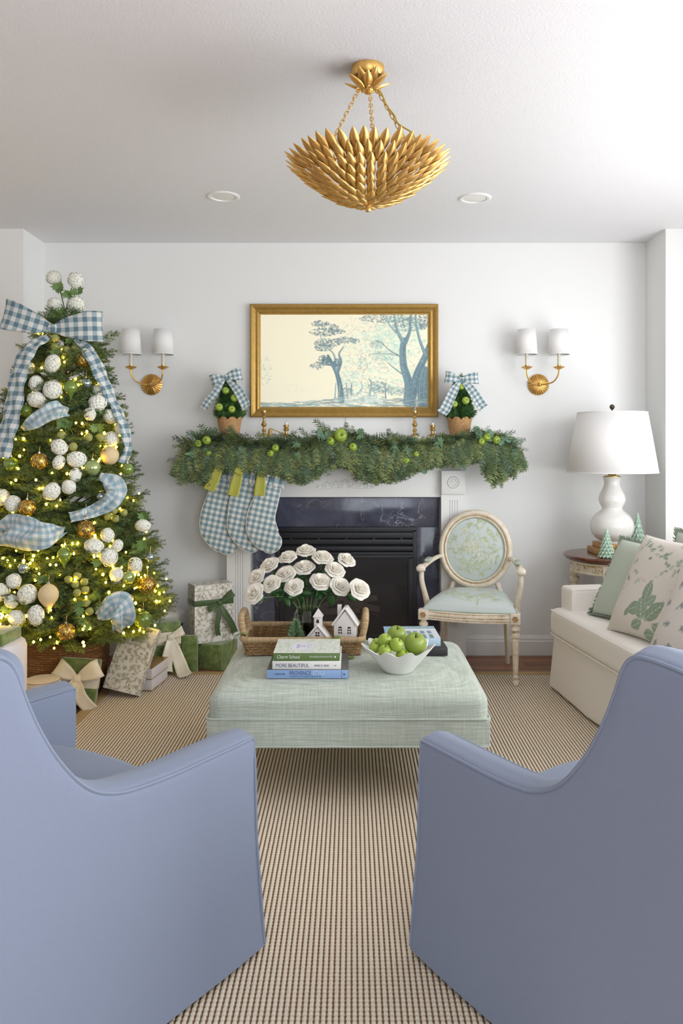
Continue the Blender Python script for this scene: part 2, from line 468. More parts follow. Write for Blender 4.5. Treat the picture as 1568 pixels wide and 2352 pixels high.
    t = NT('art_screen'); a = t.n('ShaderNodeVertexColor', layer_name='Col').outputs[0]
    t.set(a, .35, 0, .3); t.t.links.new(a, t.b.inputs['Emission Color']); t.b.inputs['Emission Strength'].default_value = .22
    simple('blush_card', srgb(232, 224, 224), .5, var=.01)
    simple('gold_edge', srgb(190, 150, 80), .3, .7, var=.05)
    # wicker
    weave('wicker_brown', srgb(178, 132, 90), srgb(142, 100, 66), .045, .012)
    weave('wicker_pot', srgb(226, 182, 130), srgb(204, 156, 106), .016, .006)
    weave('seagrass', srgb(196, 162, 118), srgb(150, 112, 72), .012, .010)
    weave('rope_wrap', srgb(214, 188, 150), srgb(186, 156, 116), .006, .05)
    weave('wicker_dark', srgb(150, 116, 84), srgb(110, 82, 58), .03, .010)
    # plants
    vcol('fir_needles', .7, .2); vcol('cedar', .75, .2); vcol('leaf_green', .5, .35)
    simple('eucalyptus', srgb(112, 146, 118), .6, var=.3, vs=9)
    simple('sage_leaf', srgb(104, 134, 98), .65, var=.25, vs=9)
    simple('rose_leaf', srgb(52, 92, 46), .4, var=.35, vs=20)
    simple('lobed_leaf', srgb(106, 136, 74), .55, var=.35, vs=14)
    simple('stem_green', srgb(92, 120, 64), .6, var=.2)
    simple('bark', srgb(84, 62, 44), .9, var=.3, vs=30, bump=.6, bs=60)
    simple('wire_green', srgb(40, 58, 34), .6, var=.1)
    t = simple('rose_petal', srgb(253, 249, 240), .55, var=.02, vs=30, Sheen_Weight=.2)
    tl = t.n('ShaderNodeBsdfTranslucent'); tl.inputs[0].default_value = srgb(255, 250, 238); mx = t.n('ShaderNodeMixShader'); mx.inputs[0].default_value = .38
    t.t.links.new(t.b.outputs[0], mx.inputs[1]); t.t.links.new(tl.outputs[0], mx.inputs[2]); t.t.links.new(mx.outputs[0], t.t.nodes['Material Output'].inputs[0])
    simple('snowball_petal', srgb(246, 246, 234), .65, var=.04, vs=60)
    t = NT('apple_skin'); co = t.coord(); t.set(t.ramp(t.noise(co, 60, 3), [(.3, srgb(136, 164, 52)), (.7, srgb(170, 192, 80))]), .22, 0, .5)
    t = NT('apple_dusky'); co = t.coord(); t.set(t.ramp(t.noise(co, 40, 3), [(.3, srgb(124, 146, 52)), (.7, srgb(152, 172, 78))]), .35, 0, .5)
    simple('apple_stem', srgb(70, 50, 30), .8, var=.2)
    simple('fig_skin', srgb(156, 158, 88), .5, var=.25, vs=30)
    simple('fig_fruit', srgb(164, 160, 72), .5, var=.25, vs=30)
    t = NT('glass_green'); t.set(srgb(122, 146, 62), .12, .15, .6, Coat_Weight=.6)
    t = NT('pearl_green'); t.set(srgb(168, 186, 122), .18, .45, .6, Coat_Weight=.5)
    t = NT('mercury_gold'); co = t.coord(); nz = t.noise(co, 70, 3); t.set(t.ramp(nz, [(.35, srgb(128, 104, 40)), (.6, srgb(214, 184, 104))]), .2, .85, .5); t.bump(nz, .9, .006)
    t = NT('silver_blue'); t.set(srgb(172, 188, 190), .16, .8, .5)
    simple('sugared_cream', srgb(230, 206, 160), .7, var=.12, vs=150, bump=.8, bs=260, bd=.002)
    t = NT('ornament_cap'); t.set(srgb(210, 206, 196), .3, .8)
    t = NT('warm_bulb'); t.set((1, .8, .4, 1), .5, Emission_Color=(1.0, .62, .025, 1), Emission_Strength=42.0)
    # wood
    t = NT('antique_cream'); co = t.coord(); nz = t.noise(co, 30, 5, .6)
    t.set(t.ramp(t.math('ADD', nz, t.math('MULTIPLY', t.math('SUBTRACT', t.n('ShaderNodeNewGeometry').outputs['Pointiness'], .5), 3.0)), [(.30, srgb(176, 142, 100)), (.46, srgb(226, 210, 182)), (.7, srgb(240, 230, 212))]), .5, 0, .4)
    simple('antique_groove', srgb(180, 148, 106), .6, var=.15, vs=40)
    t = NT('mahogany'); co = t.coord('Object', (3, 20, 20)); t.set(t.ramp(t.noise(co, 3, 5, .6, 1), [(.3, srgb(72, 34, 20)), (.7, srgb(122, 66, 40))]), .22, 0, .5, Coat_Weight=.4)
    simple('gilt_wood', srgb(186, 140, 78), .45, .35, var=.15, vs=30)
    simple('aged_cord', srgb(180, 190, 176), .8, var=.2, vs=200, bump=.6, bs=300)
    simple('paper_edge', srgb(236, 234, 232), .8, var=.05, vs=200)
    for nm, c in (('cover_green', srgb(96, 122, 66)), ('cover_white', srgb(232, 230, 224)), ('cover_blue', srgb(140, 170, 212)), ('cover_sky', srgb(176, 200, 216)), ('cover_black', srgb(34, 30, 32)),
                  ('ink_white', srgb(238, 240, 232)), ('ink_navy', srgb(74, 84, 130)), ('ink_slate', srgb(60, 84, 124)), ('ink_pale', srgb(196, 216, 236)), ('cover_grey', srgb(92, 92, 88)), ('window_dark', srgb(58, 46, 38))):
        simple(nm, c, .45, var=.0)
    # rug
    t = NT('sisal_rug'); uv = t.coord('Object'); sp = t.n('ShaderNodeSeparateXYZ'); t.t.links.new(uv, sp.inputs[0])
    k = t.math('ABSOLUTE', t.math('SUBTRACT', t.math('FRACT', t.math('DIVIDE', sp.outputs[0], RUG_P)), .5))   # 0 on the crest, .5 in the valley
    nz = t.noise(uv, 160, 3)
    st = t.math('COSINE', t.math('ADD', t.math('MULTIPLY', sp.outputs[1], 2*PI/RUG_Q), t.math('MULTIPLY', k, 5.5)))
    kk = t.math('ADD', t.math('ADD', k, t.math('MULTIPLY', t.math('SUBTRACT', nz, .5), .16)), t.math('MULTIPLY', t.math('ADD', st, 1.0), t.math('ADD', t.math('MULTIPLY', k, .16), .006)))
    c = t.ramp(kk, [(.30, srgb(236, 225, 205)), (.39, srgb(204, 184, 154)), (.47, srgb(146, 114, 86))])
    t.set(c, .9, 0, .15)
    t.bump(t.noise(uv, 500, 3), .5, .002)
    simple('rug_binding', srgb(186, 158, 112), .85, var=.1, vs=60, bump=.4, bs=400)
    t = NT('recessed_lens'); t.set(srgb(244, 242, 240), .6)
make_materials()
for _m in ('art_screen', 'ember'):
    try: MAT[_m].cycles.emission_sampling = 'NONE'      # dim glow: need not be sampled as a lamp
    except Exception: pass
# ------------------------------------------------------------------ flat prints painted on a grid of points
class Canvas:
    def __init__(s, w, h, base):
        s.w, s.h = w, h; s.a = np.zeros((h, w, 3)); s.a[:] = srgb(*base)[:3]
        s.X, s.Y = np.meshgrid(np.arange(w)+.5, np.arange(h)+.5)
    def _bb(s, x0, x1, y0, y1):
        return slice(max(0, int(y0)), max(0, min(s.h, int(y1)+1))), slice(max(0, int(x0)), max(0, min(s.w, int(x1)+1)))
    def put(s, sl, m, col):
        if m.size: s.a[sl] = s.a[sl]*(1-m[..., None])+np.array(srgb(*col)[:3])*m[..., None]
    def leaf(s, x, y, L, W, ang, col, al=1.0):        # pointed leaf, (x, y) its base
        cx, cy = x+math.cos(ang)*L/2, y+math.sin(ang)*L/2; r = L/2+W
        sl = s._bb(cx-r, cx+r, cy-r, cy+r); dx, dy = s.X[sl]-cx, s.Y[sl]-cy
        u = (dx*math.cos(ang)+dy*math.sin(ang))/(L/2); v = -dx*math.sin(ang)+dy*math.cos(ang)
        hw = W/2*np.clip(1-u*u, 0, 1); s.put(sl, np.clip((hw-np.abs(v))+.5, 0, 1)*(np.abs(u) < 1)*al, col)
    def blob(s, x, y, rx, ry, col, al=1.0, soft=.5):
        sl = s._bb(x-rx*1.3, x+rx*1.3, y-ry*1.3, y+ry*1.3)
        d = np.sqrt(((s.X[sl]-x)/rx)**2+((s.Y[sl]-y)/ry)**2); s.put(sl, np.clip((1-d)/soft, 0, 1)*al, col)
    def line(s, pts, w, col, al=1.0):
        ws = w if hasattr(w, '__len__') else [w]*len(pts)
        for (p, q, a, b) in zip(pts[:-1], pts[1:], ws[:-1], ws[1:]):
            r = max(a, b); sl = s._bb(min(p[0], q[0])-r-1, max(p[0], q[0])+r+1, min(p[1], q[1])-r-1, max(p[1], q[1])+r+1)
            dx, dy = q[0]-p[0], q[1]-p[1]; L2 = dx*dx+dy*dy+1e-9
            t = np.clip(((s.X[sl]-p[0])*dx+(s.Y[sl]-p[1])*dy)/L2, 0, 1)
            d = np.hypot(s.X[sl]-p[0]-t*dx, s.Y[sl]-p[1]-t*dy); s.put(sl, np.clip((a+(b-a)*t)/2-d+.5, 0, 1)*al, col)
    def rect(s, x0, y0, x1, y1, col, al=1.0):
        sl = s._bb(x0, x1, y0, y1); s.put(sl, np.full(s.X[sl].shape, al), col)
    def at(s, u, v):
        return tuple(s.a[min(s.h-1, int((1-v)*(s.h-1)+.5)), min(s.w-1, int(u*(s.w-1)+.5))])

# ------------------------------------------------------------------ room shell
def room():
    XC0, XC1, YF = -2.012, 1.926, 4.753
    T = .15
    struct(MB().box(((XC0+XC1)/2, D_WALL+T/2, CEIL/2), (XC1-XC0+.3, T, CEIL)).build('wall_back', 'wall_paint'))
    struct(MB().box(((X_LEFT+XC0)/2, (YF+D_WALL+T)/2, CEIL/2), (XC0-X_LEFT, D_WALL+T-YF, CEIL)).build('wall_back_left', 'wall_paint'))
    struct(MB().box(((X_RIGHT+XC1)/2, (YF+D_WALL+T)/2, CEIL/2), (X_RIGHT-XC1, D_WALL+T-YF, CEIL)).build('wall_back_right', 'wall_paint'))
    struct(MB().box((X_LEFT-T/2, (Y_REAR+D_WALL)/2, CEIL/2), (T, D_WALL-Y_REAR+.3, CEIL)).build('wall_left', 'wall_paint'))
    # right wall with a window opening (outside the picture)
    w = MB(); y0, y1, z0, z1 = .1, 3.7, .08, 2.35; xc = X_RIGHT+T/2
    w.box((xc, (Y_REAR+y0)/2, CEIL/2), (T, y0-Y_REAR, CEIL)); w.box((xc, (y1+D_WALL+T)/2, CEIL/2), (T, D_WALL+T-y1, CEIL))
    w.box((xc, (y0+y1)/2, z0/2), (T, y1-y0, z0)); w.box((xc, (y0+y1)/2, (z1+CEIL)/2), (T, y1-y0, CEIL-z1))
    struct(w.build('wall_right', 'wall_paint'))
    wr = thing('window_1', None, None, (X_RIGHT+.10, (y0+y1)/2, z0)); wr['kind'] = 'structure'
    fr = MB(); W, Hh = y1-y0, z1-z0
    for y in (-W/2+.03, 0, W/2-.03): fr.box((0, y, Hh/2), (.05, .06, Hh))
    for z in (.03, Hh/2, Hh-.03): fr.box((0, 0, z), (.05, W, .05))
    fr.build('window_frame', 'white_trim', wr)
    for y in (-W/4, W/4):
        for z in (.25, .75): MB().box((.0, y, Hh*z), (.006, W/2-.06, Hh/2-.05)).build('pane', 'clear_glass', wr)
    # rear wall, unseen behind the camera, its wide opening added for the fill lamp
    w = MB(); a0, a1, b0, b1 = -.2, 2.5, .4, 2.4; yc = Y_REAR-T/2
    w.box(((X_LEFT+a0)/2, yc, CEIL/2), (a0-X_LEFT, T, CEIL)); w.box(((a1+X_RIGHT)/2, yc, CEIL/2), (X_RIGHT-a1, T, CEIL))
    w.box(((a0+a1)/2, yc, b0/2), (a1-a0, T, b0)); w.box(((a0+a1)/2, yc, (b1+CEIL)/2), (a1-a0, T, CEIL-b1))
    struct(w.build('wall_rear', 'wall_paint'))
    struct(MB().box(((X_LEFT+X_RIGHT)/2, (Y_REAR+D_WALL)/2, CEIL+.05), (X_RIGHT-X_LEFT+.3, D_WALL-Y_REAR+.5, .1)).build('ceiling', 'ceiling_paint'))
    # floor: planks where they show, the same boards drawn on beyond
    fm = MB(); fm.box(((X_LEFT+X_RIGHT)/2, (Y_REAR+3.0)/2, -.05), (X_RIGHT-X_LEFT, 3.0-Y_REAR, .1)); fm.box(((X_LEFT+X_RIGHT)/2, (3.0+5.2)/2, -.062), (X_RIGHT-X_LEFT, 2.2, .1))
    floor = struct(fm.build('floor', 'oak_floor'))
    y = 3.0; row = 0; pw = .083; cache = {}
    while y < D_WALL:
        x = X_LEFT-random.uniform(0, .6)
        while x < X_RIGHT:
            L = random.choice((.6, .8, 1.0, 1.2))
            if L not in cache:
                cache[L] = MB().box((0, 0, 0), (L-.0016, pw-.0016, .0118)).build('plank', 'oak_floor', floor, bevel=.0012); q = cache[L]
            else: q = share(cache[L], floor)
            q.location = (x+L/2, y+pw/2, -.0061); x += L
        y += pw; row += 1
    # baseboards
    def base(name, x0, x1, y, dy):
        b = MB(); h = .125; pr = [(0, 0), (.016, 0), (.016, h*.72), (.012, h*.78), (.012, h*.86), (.006, h), (0, h)]
        V = [(x, y-p[0]*dy, p[1]) for x in (x0, x1) for p in pr]; n = len(pr)
        b.add(V, [tuple(range(n)), tuple(reversed(range(n, 2*n)))]+[(i, n+i, n+(i+1) % n, (i+1) % n) for i in range(n)])
        return struct(b.build(name, 'white_trim', smooth=False))
    base('baseboard_back_left', XC0, -.81, D_WALL, 1); base('baseboard_back_right', .735, XC1, D_WALL, 1)
    base('baseboard_left', X_LEFT, XC0, YF, 1); base('baseboard_right', XC1, X_RIGHT, YF, 1)
    # recessed ceiling lights
    for (px, py, lb) in ((513, 451, 'round white recessed ceiling light above the left-turned wall sconce and tree'), (1090, 455, 'round white recessed ceiling light above the armchair and table lamp side')):
        d = F_PX*(CEIL-H_CAM)/(CY-py); t = thing('recessed_light', lb, 'ceiling light', ((px-CX)*d/F_PX, d, CEIL), group='recessed ceiling lights')
        MB().lathe([(.064, -.0005), (.066, -.006), (.080, -.007), (.088, -.002), (.088, .0)], 40, cap=False).build('trim_ring', 'white_trim', t)
        MB().lathe([(.0, -.0025), (.05, -.003), (.065, -.001)], 40, cap=False).build('lens', 'recessed_lens', t)
room()
for o, lb in zip([o for o in C.objects if o.name.startswith('recessed_light')], ('round white recessed ceiling light on the Christmas tree side of the chandelier', 'round white recessed ceiling light on the table lamp side of the chandelier')): o['label'] = lb

# ------------------------------------------------------------------ fireplace
FX = -.037
def fireplace():
    t = thing('fireplace', 'white painted fireplace surround with fluted pilasters and slate blue marble slabs', 'fireplace', (FX, D_WALL, 0))
    for sx in (-1, 1):
        p = MB(); w = .152; x0 = sx*(.767-w/2)
        prof = [(-w/2, 0), (-w/2, -.085)]
        for k in range(4):
            xc = (k-1.5)*.0155; prof += [(xc-.0055, -.085), (xc-.004, -.079), (xc+.004, -.079), (xc+.0055, -.085)]
        prof += [(w/2, -.085), (w/2, 0)]
        p.poly([(x0+a, b) for a, b in prof], .20, 1.02)
        p.box((x0, -.0425, 1.04), (w, .085, .04)); p.box((x0, -.0425, .18), (w, .085, .04))
        p.build('pilaster', 'white_trim', t, smooth=False)
        MB().box((x0, -.048, .08), (w+.012, .096, .16)).build('plinth_block', 'white_trim', t, bevel=.003)
        b = MB().rbox((x0, -.055, 1.135), (w+.004, .11, .152), .004, 2).build('rosette_block', 'white_trim', t)
        r = MB().lathe([(.0, .004), (.008, .006), (.012, .001), (.0145, .001), (.02, .007), (.026, .001), (.028, .0), (.036, .008), (.041, .0)], 32, M=Matrix.Translation((x0, -.110, 1.135)) @ Matrix.Rotation(PI/2, 4, 'X'))
        r.build('rosette', 'white_trim', b)
    MB().box((0, -.03, 1.155), (1.24, .06, .235)).build('frieze', 'white_trim', t, bevel=.003)
    # carved scroll applique
    a = MB()
    def scroll(x, z, r0, turns, sgn, a0, s=1):
        pts = []
        for k in range(26):
            f = k/25; rr = r0*(1-f*.85); an = a0+sgn*f*turns*2*PI; pts.append((x+s*rr*math.cos(an), -.062, z+rr*math.sin(an)))
        a.tube(pts, [.0045, .0035, .002], 6)
    for s in (-1, 1):
        for (dx, z, r, tn, sg, a0) in ((.035, 1.125, .022, 1.4, 1, PI), (.085, 1.115, .018, 1.5, -1, PI), (.135, 1.108, .016, 1.5, 1, 0), (.175, 1.103, .010, 1.3, -1, PI), (.06, 1.14, .012, 1.3, -1, 0), (.112, 1.128, .011, 1.2, 1, 0)):
            scroll(s*dx, z, r, tn, sg, a0, s)
        a.tube(spline([(s*.01, -.062, 1.10), (s*.06, -.062, 1.098), (s*.12, -.062, 1.092), (s*.19, -.062, 1.096)], 16), [.004, .0035, .002], 6)
    for k in range(7):
        an = PI*(k+.5)/7; a.tube([(0, -.062, 1.12), (math.cos(an)*.03, -.064, 1.12+math.sin(an)*.034)], [.003, .006], 6)
    a.build('carved_ornament', 'white_trim', t)
    # shelf with crown
    MB().rbox((.0, -.10, 1.411), (2.02, .20, .034), .008, 2).build('mantel_shelf', 'white_trim', t)
    c = MB()
    for (z0, z1, dx, dy) in ((1.262, 1.29, .80, .105), (1.29, 1.325, .83, .125), (1.325, 1.365, .89, .155), (1.365, 1.394, .95, .18)): c.box((0, -dy/2, (z0+z1)/2), (2*dx, dy, z1-z0+.001))
    c.build('crown_moulding', 'white_trim', t, bevel=.006)
    # marble
    MB().box((.003-.0, -.012, .941), (1.213, .024, .198)).build('marble_slab', 'slate_marble', t, bevel=.0015)
    for sx in (-1, 1): MB().box((.003+sx*.533, -.012, .42), (.147, .024, .84)).build('marble_slab', 'slate_marble', t, bevel=.0015)
    # gas insert
    g = thing('fireplace_insert', 'black metal gas fireplace insert with louvred grille and glass front', 'fireplace insert', (FX+.003, D_WALL-.024, 0))
    MB().box((0, .004, .825), (.914, .03, .03)).build('top_rail', 'black_metal', g, bevel=.002)
    for sx in (-1, 1): MB().box((sx*.445, .004, .41), (.026, .03, .82)).build('side_rail', 'black_metal', g, bevel=.002)
    MB().box((0, .03, .42), (.90, .03, .84)).build('back_panel', 'black_slot', g)
    for z, h, y in ((.787, .036, -.002), (.745, .030, -.004), (.700, .028, -.002), (.668, .018, -.006)):
        MB().box((0, y, z), (.866, .016, h), M=None).build('louver', 'black_metal', g, bevel=.003)
    for k in range(5): MB().box((-.36+k*.18, -.003, .7665), (.016, .012, .012)).build('louver_spacer', 'black_metal', g)
    d = MB(); d.box((0, -.006, .647), (.866, .02, .022)); d.box((0, -.006, .115), (.866, .02, .05))
    for sx in (-1, 1): d.box((sx*.418, -.006, .38), (.03, .02, .53))
    d.build('door_frame', 'black_metal', g, bevel=.002)
    bx = MB(); bx.box((0, .012, .38), (.80, .004, .52)); bx.build('firebox_back', 'firebox_brick', g)
    MB().box((0, -.012, .38), (.806, .003, .52)).build('glass_pane', 'fire_glass', g)
    MB().box((0, -.004, .20), (.78, .012, .12)).build('burner_tray', 'firebox_brick', g)
    for (x, z, L, an, r) in ((-.06, .29, .30, .05, .022), (.10, .325, .24, -.18, .024), (-.13, .33, .2, .35, .018), (.13, .37, .15, .12, .022), (.02, .36, .16, -.3, .016)):
        p = [(x+(k/6-.5)*L*math.cos(an), .001+.001*math.sin(k), z+(k/6-.5)*L*math.sin(an)) for k in range(7)]
        MB().tube(p, [r*.8, r, r*.95, r*1.05, r, r*.9, r*.75], 9, flat=.35, up=(0, 1, 0)).build('log', 'log_bark', g)
    for k in range(7):
        MB().rbox((random.uniform(-.12, .2), -.0095, .26+random.uniform(0, .09)), (.006, .003, .004), .0014, 1).build('ember', 'ember', g)
fireplace()

# ------------------------------------------------------------------ framed art
def picture():
    d = 5.045; x0, x1, z0, z1 = -.661, .565, 1.556, 2.294; W, Hh = x1-x0, z1-z0
    t = thing('framed_art', 'gilt framed landscape with blue grey trees on cream hanging above mantel', 'picture', ((x0+x1)/2, D_WALL, z0))
    fw = .068
    prof = [(0, 0), (0, -.034), (.010, -.044), (.022, -.040), (.036, -.030), (.050, -.034), (.056, -.030), (.060, -.026), (.068, -.024), (.068, 0)]
    f = MB(); cor = [(-W/2, 0, 1, 1), (W/2, 0, -1, 1), (W/2, Hh, -1, -1), (-W/2, Hh, 1, -1)]; n = len(prof)
    for k in range(4):
        V = []
        for (cx, cz, dx, dz) in (cor[k], cor[(k+1) % 4]): V += [(cx+dx*a, b, cz+dz*a) for a, b in prof]
        f = MB(); f.add(V, [(i, i+1, n+i+1, n+i) for i in range(n-1)]+[(n-1, 0, n, 2*n-1)])
        f.build('frame_rail', 'gilt_frame', t, smooth=False)
    cw, ch = 396, 216; c = Canvas(cw, ch, (240, 234, 208)); R = random.Random(3)
    ink = [(92, 116, 128), (112, 138, 146), (138, 164, 164), (164, 190, 180)]
    def foliage(cx, cy, rx, ry, n, cols, al=.5, sz=3.0):
        for _ in range(n):
            a = R.uniform(0, 2*PI); r = math.sqrt(R.random()); x, y = cx+rx*r*math.cos(a), cy+ry*r*math.sin(a)
            c.blob(x, y, R.uniform(.5, 1.2)*sz, R.uniform(.35, .8)*sz, R.choice(cols), min(1, 1.5*al)*R.uniform(.45, 1), .6)
    def limb(pts, w, col=(112, 138, 148), al=.92):
        P2 = [(p.x, p.y) for p in spline([Vector((x, y, 0)) for x, y in pts], 26)]
        ws = lerp_list(w, 26); c.line(P2, ws, col, al)
        for k in range(6):
            o = R.uniform(-.38, .38); c.line([(x+o*q, y) for (x, y), q in zip(P2, ws)], .9, R.choice([(72, 100, 116), (190, 212, 204), (140, 166, 170)]), .55)
    # pale mint haze of distant wood
    foliage(270, 120, 90, 80, 260, [(214, 232, 208), (220, 236, 214)], .5, 9); foliage(330, 60, 60, 60, 160, [(206, 228, 208)], .5, 9)
    foliage(250, 150, 70, 40, 260, ink[2:], .35, 3); foliage(300, 70, 60, 50, 240, ink[2:], .3, 3)
    foliage(12, 130, 16, 36, 90, [(186, 206, 190), (160, 186, 184)], .4, 3); foliage(80, 170, 30, 14, 40, [(206, 222, 200)], .4, 3)
    foliage(232, 50, 20, 40, 80, [(206, 222, 200)], .4, 3); foliage(240, 110, 14, 26, 100, ink[2:], .45, 2.4)
    # middle tree
    for (x, y, rx, ry, n) in ((142, 22, 22, 7, 90), (160, 30, 26, 8, 90), (150, 42, 34, 9, 170), (180, 40, 22, 6, 90), (160, 66, 34, 10, 220), (200, 60, 22, 8, 110), (150, 78, 22, 8, 110), (225, 62, 10, 6, 40), (135, 120, 18, 8, 70), (150, 105, 14, 10, 80)): foliage(x, y, rx, ry, n, ink[:3], .55, 3)
    limb([(192, 200), (188, 165), (180, 135), (168, 112), (160, 96)], [15, 12, 10, 8, 6]); limb([(182, 135), (190, 110), (186, 92), (196, 76)], [9, 7, 4, 2]); limb([(172, 118), (150, 116), (132, 110)], [5, 3, 1]); limb([(178, 130), (176, 100), (166, 84), (150, 78)], [6, 4, 3, 1]); limb([(160, 76), (146, 60), (140, 44)], [3, 2, 1])
    foliage(156, 106, 12, 9, 90, ink[:2], .8, 3); foliage(182, 112, 9, 10, 70, ink[:2], .8, 3)
    # right trees
    foliage(300, 10, 66, 10, 300, ink[:3], .5, 3.2); foliage(350, 24, 40, 16, 280, ink[:3], .5, 3); foliage(384, 16, 12, 20, 120, ink[:2], .7, 3); foliage(276, 70, 20, 10, 90, ink[1:], .4, 3); foliage(284, 96, 30, 12, 110, ink[2:], .4, 3)
    limb([(352, 206), (350, 160), (338, 120), (336, 80), (340, 60)], [30, 20, 17, 15, 13]); limb([(338, 66), (324, 40), (318, 14), (316, 0)], [10, 7, 5, 4]); limb([(342, 66), (352, 40), (354, 12), (356, 0)], [10, 7, 5, 4])
    limb([(358, 190), (370, 140), (390, 96), (400, 70)], [22, 18, 15, 13]); limb([(390, 96), (376, 60), (368, 26), (366, 0)], [8, 6, 5, 4]); limb([(336, 140), (312, 122), (300, 112)], [3, 2, 1]); limb([(334, 100), (306, 84), (284, 66), (270, 62)], [3, 2, 1.5, 1]); limb([(328, 50), (304, 24), (296, 6)], [5, 3, 2]); limb([(332, 98), (300, 92), (264, 92)], [2, 1.5, 1]); limb([(388, 130), (384, 180), (388, 214)], [20, 26, 30])
    for _ in range(900):
        x = R.uniform(190, 392); y = R.uniform(4, 196); L = R.uniform(4, 12); a = R.uniform(-1.2, 1.2)
        c.line([(x, y), (x+L*math.cos(a)*.5, y+L*math.sin(a)*.5-1.5), (x+L*math.cos(a), y+L*math.sin(a))], R.uniform(.6, 1.3), R.choice(ink[1:]), R.uniform(.15, .5))
    # mid shrubs and ground
    foliage(280, 170, 26, 14, 180, ink[:3], .5, 3); foliage(320, 178, 24, 10, 140, ink[1:], .5, 3); foliage(206, 180, 14, 10, 80, ink[1:3], .5, 3)
    for xx in (176, 184, 206, 214, 268, 296): limb([(xx, 196), (xx+R.uniform(-4, 4), 160)], [3, 2], (120, 148, 156), .6)
    limb([(226, 190), (240, 172), (238, 156)], [3, 3, 2], (130, 156, 160)); limb([(258, 186), (262, 160), (256, 150)], [5, 4, 2], (150, 176, 172))
    for _ in range(420):
        x = R.uniform(0, 396); top = 206-max(0, (x-60))*.09 if x < 200 else 196; y = R.uniform(top, 216); L = R.uniform(8, 34)
        c.line([(x-L/2, y+R.uniform(-1, 1)), (x, y-1), (x+L/2, y+R.uniform(-2, 1))], R.uniform(.8, 2.2), R.choice(ink+[(214, 226, 214)]), R.uniform(.25, .7))
    for _ in range(90):
        x = R.uniform(200, 290); y = R.uniform(188, 208); c.blob(x, y, R.uniform(4, 9), R.uniform(2, 4), R.choice([(226, 232, 216), (206, 218, 208), (150, 176, 178)]), .5)
    aw, ah = W-2*fw+.004, Hh-2*fw+.004
    MB().grid(lambda u, v: ((u-.5)*aw, -.022, fw-.002+v*ah), cw-1, ch-1, colfn=c.at).build('art_print', 'art_screen', t, smooth=False)
    k = MB().tube(spline([(x0+W/2-.0+.012, D_WALL-.006, 1.56), (x0+W/2+.014, D_WALL-.005, 1.5), (x0+W/2+.012, D_WALL-.006, 1.42)], 10), .0022, 6)
    one(k, 'power_cord', 'paper_edge', 'thin pale power cord hanging on wall below the gilt framed landscape', 'cord')
picture()

# ------------------------------------------------------------------ wall sconces
def sconce(px, lb):
    X = (px-CX)*(D_WALL-.02)/F_PX; z = 1.353+(CY-883)/S(D_WALL-.02)
    t = thing('wall_sconce', lb, 'wall lamp', (X, D_WALL, z))
    MB().lathe([(.0, .030), (.010, .030), (.014, .024), (.03, .020), (.055, .012), (.066, .004), (.064, .0)], 120, M=Matrix.Rotation(PI/2, 4, 'X'), rf=lambda a, q: 1+.035*abs(math.cos(a*12)) if q < .028 else 1).build('backplate', 'gold_leaf', t)
    fm = MB()
    for k in range(24):
        a = 2*PI*k/24; fm.tube([(r*math.cos(a), -y, r*math.sin(a)) for r, y in ((.014, .024), (.03, .0225), (.052, .015), (.066, .005))], [.0018, .0035, .006, .0075], 6)
    fm.build('fluting', 'gold_leaf', t)
    MB().lathe([(.0, .052), (.006, .050), (.009, .042), (.006, .036), (.011, .03)], 16, M=Matrix.Rotation(PI/2, 4, 'X')).build('finial', 'gold_leaf', t)
    for s in (-1, 1):
        x = s*.103; y = -.125
        MB().tube(spline([(0, -.035, 0), (s*.035, -.06, -.002), (s*.075, -.10, .012), (s*.098, -.12, .05), (x, y, .088)], 24), .0052, 8).build('arm', 'gold_leaf', t)
        MB().lathe([(.004, .086), (.012, .088), (.030, .098), (.036, .104), (.030, .102), (.012, .094), (.011, .106), (.013, .110), (.013, .116), (.0, .116)], 60, (x, y, 0), rf=lambda a, q: 1+.04*math.cos(a*16) if q > .096 and q < .105 else 1).build('drip_pan', 'gold_leaf', t)
        MB().lathe([(.0105, .112), (.0105, .19), (.0, .19)], 16, (x, y, 0)).build('candle_sleeve', 'candle_sleeve', t)
        sh = MB().lathe([(.068, .185), (.056, .342)], 40, (x, y, 0), cap=False).build('shade', 'linen_shade', t, thick=.0015)
        MB().lathe([(.0665, .187), (.0687, .187), (.0687, .182), (.0665, .182)], 40, (x, y, 0), cap=False).build('shade_rim', 'white_trim', sh)
sconce(347, 'gold two-arm wall sconce with white shades on wall beside the Christmas tree')
sconce(1237, 'gold two-arm wall sconce with white shades on wall above the table lamp')

